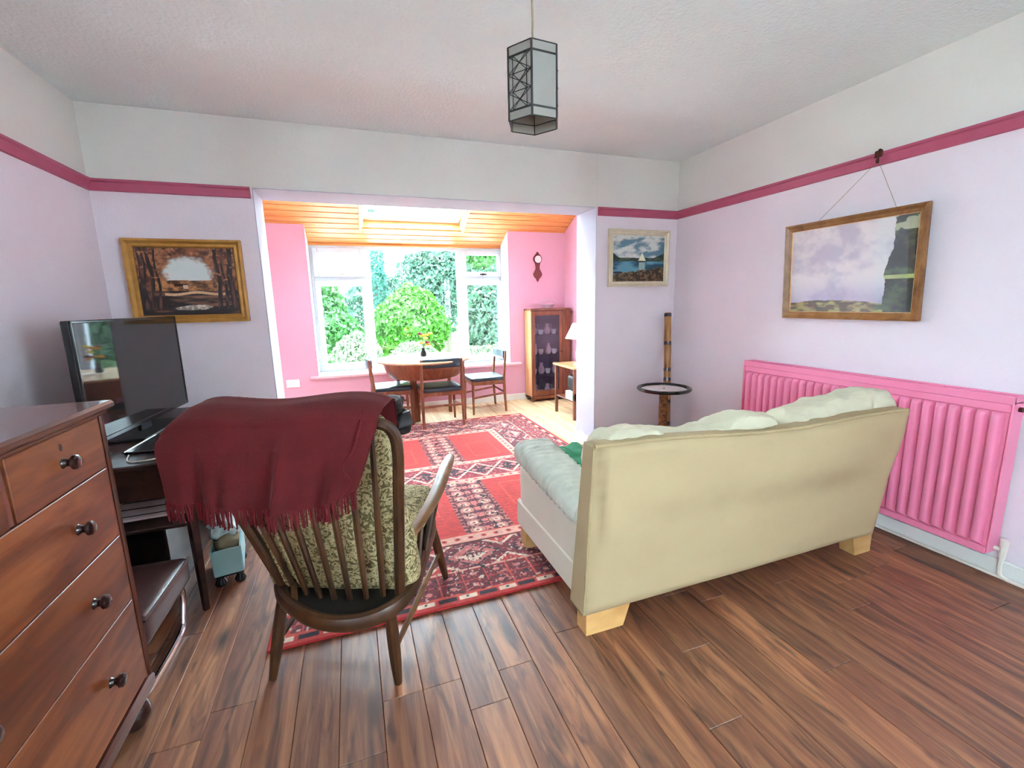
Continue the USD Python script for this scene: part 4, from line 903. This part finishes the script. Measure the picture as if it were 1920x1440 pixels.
for sx in (-1, 1):
    chs.part('rear_leg', tube([DC(sx*HWc, -.205, .0115), DC(sx*HWc, -.19, .25), DC(sx*HWc*.99, -.185, .42), DC(sx*HWc*.98, -.215, .745)], [.013, .017, .019, .013], 8), m_teak)
    chs.part('front_leg', tube([DC(sx*(HWc-.01), .2, 0), DC(sx*(HWc-.015), .195, .4)], [.012, .018], 8), m_teak)
    chs.part('side_rail', bar(DC(sx*HWc, -.19, .375), DC(sx*(HWc-.015), .195, .375), .022, .05, .003), m_teak)
    chs.part('stretcher', bar(DC(sx*HWc, -.19, .24), DC(sx*(HWc-.015), .19, .2), .014, .022, .003), m_teak)
chs.part('seat_rail', bar(DC(-HWc, -.185, .375), DC(HWc, -.185, .375), .02, .05, .003), m_teak); chs.part('seat_rail', bar(DC(-HWc, .19, .375), DC(HWc, .19, .375), .02, .05, .003), m_teak)
chs.part('stretcher', bar(DC(-HWc, -.195, .245), DC(HWc, -.195, .245), .014, .024, .003), m_teak)
chs.part('seat', softbox(DC(0, .005, .415), (.44, .42, .055), .022, 12), m_vinyl, True)
chs.part('backrest', softbox(DC(0, -.2, .70), (.40, .035, .095), .015, 12, warp=lambda Q, P: P+np.stack([0*P[:, 0], -.03*(1-Q[:, 0]**2), 0*P[:, 0]], 1)), m_vinyl, True)
chs.part('back_rail', tube(smooth_curve([DC(-.2, -.2, .645), DC(0, -.232, .645), DC(.2, -.2, .645)], 12), .013, 8), m_teak)
copy_of(chs, 'dining_chair', (1.49, 5.22, .0), 90, 'teak dining chair with blue vinyl seat at the right end of the table, facing left', 'chair', 'dining chairs round the oval table')
copy_of(chs, 'dining_chair', (.36, 5.06, .0), -90, 'teak dining chair with blue vinyl seat at the left end of the table, facing right', 'chair', 'dining chairs round the oval table')
va = Thing('vase_of_flowers', 'small dark vase with orange and yellow flowers on the dining table', 'flowers', (.76, 5.1, .721))
va.part('vase', lathe([(0, 0), (.025, 0), (.034, .02), (.03, .05), (.016, .08), (.019, .1), (.014, .1), (.012, .08)], (.75, 5.1, .721), 18), m_blackm)
mats = [M('petal_orange', S(240, 170, 60), .7), M('petal_yellow', S(240, 220, 90), .7), M('petal_dark', S(110, 40, 50), .7)]
rr = random.Random(5)
for k in range(9):
    tip = np.array([.75+rr.uniform(-.03, .1), 5.1+rr.uniform(-.05, .05), .721+rr.uniform(.14, .27)])
    va.part('stem', tube(smooth_curve([(.75, 5.1, .80), (.755+.3*(tip[0]-.75), 5.1, .86), tip], 8), .002, 5), M('stem_green', S(96, 140, 60), .6) if k == 0 else UsdShade.Material.Get(stage, LK+'stem_green'))
    fl_ = [trimesh.creation.icosphere(1, .016).apply_transform(np.diag([1, 1, .5, 1])).apply_translation(tip+np.array([.016*math.cos(a), .012*math.sin(a), .008*math.sin(2*a)])) for a in np.linspace(0, 6.28, 6)[:-1]]
    va.part('flower', join(*fl_), mats[k % 3 if k < 7 else 0], True)
one('place_mat', 'pale round mat under the vase on the dining table', 'mat', lathe([(0, 0), (.12, 0), (.12, .004), (0, .004)], (.8, 5.06, .7212), 30), M('mat_pale', S(226, 206, 190), .7))

cb = Thing('display_cabinet', 'wooden china cabinet with a glazed door in the sunroom corner', 'cabinet', (2.47, 5.44, 0))
KX0, KX1, KY0, KY1, KZ = 2.175, 2.745, 5.345, 5.585, 1.222
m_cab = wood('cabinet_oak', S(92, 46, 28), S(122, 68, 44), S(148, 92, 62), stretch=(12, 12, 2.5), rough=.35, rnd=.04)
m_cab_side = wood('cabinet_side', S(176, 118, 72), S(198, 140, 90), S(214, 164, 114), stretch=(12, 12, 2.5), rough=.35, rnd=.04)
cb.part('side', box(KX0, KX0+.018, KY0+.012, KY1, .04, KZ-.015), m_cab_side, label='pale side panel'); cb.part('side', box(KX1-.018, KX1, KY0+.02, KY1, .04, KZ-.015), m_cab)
cb.part('back', box(KX0, KX1, KY1-.01, KY1, .05, KZ-.01), m_cab); cb.part('base', box(KX0, KX1, KY0, KY1, .03, .0755, .006), m_cab)
cb.part('top', xf(prism([(KX0-.005, KZ-.025), (KX1-.03, KZ-.025), (KX1+.004, KZ-.022), (KX1-.005, KZ-.006), (KX1-.03, KZ), (KX0+.01, KZ), (KX0-.005, KZ-.008)], 'y', KY0-.006, KY1), np.eye(4)), m_cab)
cb.part('front_panel', xf(softbox((KX1-.06, KY0+.03, .65), (.125, .05, 1.13), .02, 10), np.eye(4)), m_cab, True)
d0, d1 = KX0+.005, KX1-.125
dr = cb.part('door', join(box(d0, d0+.05, KY0, KY0+.02, .08, KZ-.03), box(d1-.045, d1, KY0, KY0+.02, .08, KZ-.03), box(d0+.05, d1-.045, KY0, KY0+.02, .08, .15), box(d0+.05, d1-.045, KY0, KY0+.02, KZ-.09, KZ-.03)), m_cab)
cb.part('glass', box(d0+.045, d1-.04, KY0+.008, KY0+.011, .145, KZ-.085, .0005), m_cab_glass, of=dr)
cb.part('knob', lathe([(0, 0), (.01, 0), (.01, .02), (0, .02)], (0, 0, 0), 10).apply_transform(frame((d1-.022, KY0, .66), (1, 0, 0), (0, 0, 1))), m_brass, of=dr)
m_lining = M('cabinet_lining', S(96, 98, 116), .8, .1)
cb.part('lining', box(KX0+.02, KX1-.02, KY1-.016, KY1-.01, .08, KZ-.03), m_lining, label='grey blue lining')
for z in (.36, .62, .88): cb.part('shelf', box(KX0+.018, KX1-.02, KY0+.03, KY1-.014, z, z+.006), m_cab_glass)
for fx in (KX0+.03, KX1-.04):
    for fy in (KY0+.03, KY1-.03): cb.part('foot', box(fx-.02, fx+.02, fy-.02, fy+.02, 0, .032), m_cab)
cup = None; rr = random.Random(9)
plate = None
for z in (.076, .366, .626, .886):
    sh_ = {.076: 'bottom', .366: 'second', .626: 'third', .886: 'top'}[z]
    for k in range(4):
        pos_ = ('leftmost', 'second from left', 'third from left', 'rightmost')[k]
        px_, py_ = KX0+.085+k*.095+rr.uniform(-.01, .01), KY0+.08+rr.uniform(0, .03)
        lab = 'pieces of pale china on the cabinet shelves'
        if (k+int(z*10)) % 2:
            if cup is None:
                cup = Thing('china_cup', f'pale china cup on the {sh_} shelf of the display cabinet, {pos_}', 'cup', (px_, py_, z), 'china cups in the cabinet')
                cup.part('bowl', lathe([(0, .004), (.02, .004), (.02, 0), (.024, 0), (.03, .02), (.038, .06), (.036, .06), (.027, .02), (0, .01)], (px_, py_, z), 18), m_china)
                cup.part('handle', tube(smooth_curve([(px_+.034, py_, z+.05), (px_+.055, py_, z+.045), (px_+.05, py_, z+.025), (px_+.03, py_, z+.018)], 12), .004, 6), m_china)
            else: copy_of(cup, 'china_cup', (px_, py_, z), rr.uniform(0, 360), f'pale china cup on the {sh_} shelf of the display cabinet, {pos_}', 'cup', 'china cups in the cabinet')
        else:
            if plate is None:
                plate = Thing('china_jug', f'rose patterned china jug on the {sh_} shelf of the display cabinet, {pos_}', 'jug', (px_, py_, z), 'china jugs in the cabinet')
                plate.part('body', lathe([(0, 0), (.03, 0), (.042, .03), (.04, .07), (.022, .11), (.026, .14), (.023, .14), (.019, .11), (0, .1)], (px_, py_, z), 18), m_china2)
                plate.part('handle', tube(smooth_curve([(px_+.024, py_, z+.13), (px_+.055, py_, z+.12), (px_+.05, py_, z+.07), (px_+.038, py_, z+.05)], 12), .004, 6), m_china2)
            else: copy_of(plate, 'china_jug', (px_, py_, z), rr.uniform(0, 360), f'rose patterned china jug on the {sh_} shelf of the display cabinet, {pos_}', 'jug', 'china jugs in the cabinet')
orn = Thing('ornament', 'pale pink china basket ornament on top of the cabinet', 'ornament', (2.47, 5.46, KZ))
orn.part('bowl', lathe([(0, 0), (.05, 0), (.06, .008), (.07, .03), (.1, .05), (.095, .055), (.06, .035), (0, .02)], (2.47, 5.46, KZ), 24, 1, .7), m_china2)
orn.part('handle', tube(smooth_curve([(2.38, 5.46, KZ+.05), (2.41, 5.46, KZ+.09), (2.47, 5.46, KZ+.105), (2.53, 5.46, KZ+.09), (2.56, 5.46, KZ+.05)], 18), .006, 8), m_china2)
bm = Thing('barometer', 'small dark banjo barometer with a pale dial on the sunroom wall', 'barometer', (2.377, YP, 1.57))
bo = [(-.006, .375), (.006, .375), (.02, .35), (.04, .335), (.06, .30), (.058, .27), (.035, .235), (.026, .2), (.026, .16), (.05, .12), (.062, .095), (.048, .06), (.02, .035), (.006, 0), (-.006, 0), (-.02, .035), (-.048, .06), (-.062, .095), (-.05, .12), (-.026, .16), (-.026, .2), (-.035, .235), (-.058, .27), (-.06, .30), (-.04, .335), (-.02, .35)]
bm.part('case', prism([(2.377+x_, 1.573+z_) for x_, z_ in bo], 'y', YP-.022, YP-.001), M('barometer_wood', S(112, 44, 44), .35, .1))
MBm = frame((2.38, YP-.022, 1.857), (1, 0, 0), (0, 0, 1))
bm.part('dial', xf(lathe([(0, .004), (.042, .004), (.046, .006), (.05, 0)], n=28), MBm), M('dial_face', S(246, 226, 230), .3))
bm.part('bezel', xf(lathe([(.044, .003), (.052, .007), (.056, 0)], n=28), MBm), m_brass)
sg = Thing('side_table', 'small light wooden side table half hidden behind the right jamb', 'side table', (2.48, 4.5, 0))
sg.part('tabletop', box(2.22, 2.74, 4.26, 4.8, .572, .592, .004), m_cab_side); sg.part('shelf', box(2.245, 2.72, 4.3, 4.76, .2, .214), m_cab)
for lx in (2.255, 2.71):
    for ly in (4.305, 4.765): sg.part('leg', bar((lx, ly, 0), (lx, ly, .572), .03, .03), m_cab)
lp = Thing('table_lamp', 'table lamp with a white conical shade on the side table behind the jamb', 'lamp', (2.42, 4.52, .592))
lp.part('base', lathe([(0, 0), (.07, 0), (.072, .012), (.03, .03), (.045, .08), (.05, .14), (.02, .22), (.012, .3), (0, .3)], (2.425, 4.5, .592), 24), m_china)
lp.part('shade', lathe([(.168, .3), (.085, .47), (.083, .47), (.166, .3)], (2.425, 4.5, .592), 36), m_lampshade)
one('magazine_pile', 'pile of white and dark magazines on the lower shelf of the side table', 'magazines', box(2.24, 2.5, 4.29, 4.5, .2145, .31, .006), m_paper)
one('handbag', 'dark bag on the magazines of the side table shelf', 'bag', softbox((2.37, 4.42, .40), (.2, .2, .17), .03, 10), m_blackm, True)
one('wall_socket', 'white double socket on the pink wall left of the sunroom window', 'socket', join(box(-.75, -.61, YP-.012, YP-.001, .40, .49, .004), box(-.735, -.69, YP-.016, YP-.01, .42, .47, .002), box(-.67, -.625, YP-.016, YP-.01, .42, .47, .002)), m_white)

# ------------------------------------------------------------------ the garden
one('lawn', 'garden lawn beyond the sunroom window', 'lawn', box(-14, 18, YG+2.6, 34, -.5, -.36), M('lawn_green', S(110, 140, 70), .9, .2, 3), kind='structure')
one('patio', 'pale paved patio outside the sunroom window', 'patio', box(-8, 10, YG+.12, YG+2.6, -.5, -.34), M('patio_stone', S(232, 230, 226), .8, .1, 3), kind='structure')
one('outer_ground', 'ground around the house', 'ground', box(-20, 24, -20, YG+.1, -.6, -.42), M('earth', S(228, 226, 222), .9, .2, 1), kind='structure')
def leaves(ctr, rad, n, size, seed, lump=.35, shell=.35):
    r = np.random.default_rng(seed)
    d = r.normal(size=(n, 3)); d /= np.linalg.norm(d, axis=1)[:, None]; d[:, 2] = np.where(d[:, 2] < -.6, -d[:, 2], d[:, 2])
    k = 1+lump*(meshkit.fbm(d*2.2+seed, 3, seed)-.5)*2-shell*r.random(n)**2
    P = np.array(ctr)+d*np.array(rad)*k[:, None]
    nn = d+.9*r.normal(size=(n, 3)); nn /= np.linalg.norm(nn, axis=1)[:, None]
    a = np.cross(nn, r.normal(size=(n, 3))); a /= np.linalg.norm(a, axis=1)[:, None]; b = np.cross(nn, a)
    s = size*(.6+.8*r.random(n))[:, None]
    V = np.stack([P-a*s, P+b*s*.55+nn*s*.12, P+a*s, P-b*s*.55+nn*s*.12], 1).reshape(-1, 3)
    i = np.arange(n)*4; F = np.vstack([np.stack([i, i+1, i+2], 1), np.stack([i, i+2, i+3], 1)])
    return trimesh.Trimesh(V, F, process=False)
def plant(name, label, cat, ctr, rad, n, size, seed, mat, trunk=.06, ground=-.36, lump=.35, extra=()):
    t_ = Thing(name, label, cat, (ctr[0], ctr[1], ground))
    t_.part('foliage', join(leaves(ctr, rad, n, size, seed, lump), *[leaves(c, r, k, size, seed+9+i, lump) for i, (c, r, k) in enumerate(extra)]), mat, False, kind='stuff')
    t_.part('stem', tube([(ctr[0], ctr[1], ground-.03), (ctr[0]+.05*trunk, ctr[1], (ctr[2]+ground)/2), (ctr[0], ctr[1], ctr[2])], [trunk, trunk*.8, trunk*.5], 8), M('bark_'+str(seed), S(84, 74, 64), .9, .2, 20))
    return t_
lm_lime = leafmat('leaf_lime', S(52, 112, 16), S(88, 150, 34)); lm_mid = leafmat('leaf_mid', S(44, 94, 34), S(84, 128, 58)); lm_grey = leafmat('leaf_grey', S(52, 86, 66), S(100, 128, 104))
lm_teal = leafmat('leaf_teal', S(44, 100, 84), S(84, 140, 120)); lm_pale = leafmat('leaf_blossom', S(92, 116, 80), S(196, 186, 178), .2); lm_deep = leafmat('leaf_deep', S(42, 80, 52), S(86, 122, 78))
plant('shrub', 'rounded lime green shrub in the middle of the garden view', 'shrub', (1.25, 10, .75), (.80, .7, .85), 9000, .05, 1, lm_lime)
plant('shrub', 'mid green bush filling the left casement of the window', 'shrub', (-.98, 9.8, .75), (1.1, .9, 1.2), 12000, .055, 2, lm_mid)
plant('conifer', 'narrow blue green conifer against the sky left of the middle light', 'tree', (.80, 14.2, 2.2), (.3, .3, 1.9), 5000, .05, 3, lm_teal, lump=.12)
plant('tree', 'large grey green tree behind the lime shrub', 'tree', (2.75, 13.5, 1.55), (1.35, 1.2, 1.5), 14000, .07, 4, lm_grey, .14, extra=[((4.1, 14.4, 2.3), (1.2, 1, 1.2), 6000)])
plant('tree', 'pale green tree low behind the garden on the left of the lime shrub', 'tree', (1.25, 16, .9), (1.9, 1.2, 1.25), 9000, .08, 5, lm_grey, .12)
plant('hedge', 'leafy green hedge filling the right casement of the window', 'hedge', (3.15, 9.3, .75), (.85, .6, 1.25), 12000, .055, 6, lm_deep)
plant('tree', 'tall tree whose crown shows in the right fanlight', 'tree', (3.6, 11.5, 2.55), (.75, .8, .55), 5000, .06, 7, lm_mid, .1)
plant('tree', 'dark tree beyond the garden at the far left', 'tree', (-5.2, 17, .8), (2.6, 1.5, 1.4), 9000, .09, 8, lm_deep, .15)
plant('flowering_shrub', 'white blossoming shrub below the left mullion of the window', 'shrub', (.08, 8.4, .42), (.42, .4, .40), 4500, .035, 9, lm_pale)
plant('flowering_shrub', 'low cream blossoming shrub below the lime green shrub', 'shrub', (1.12, 8.5, .18), (.5, .4, .42), 5000, .035, 10, lm_pale)
plant('flowering_shrub', 'low white blossoming shrub in the bottom of the right casement', 'shrub', (2.35, 8.1, .14), (.6, .35, .36), 5000, .035, 11, lm_pale)
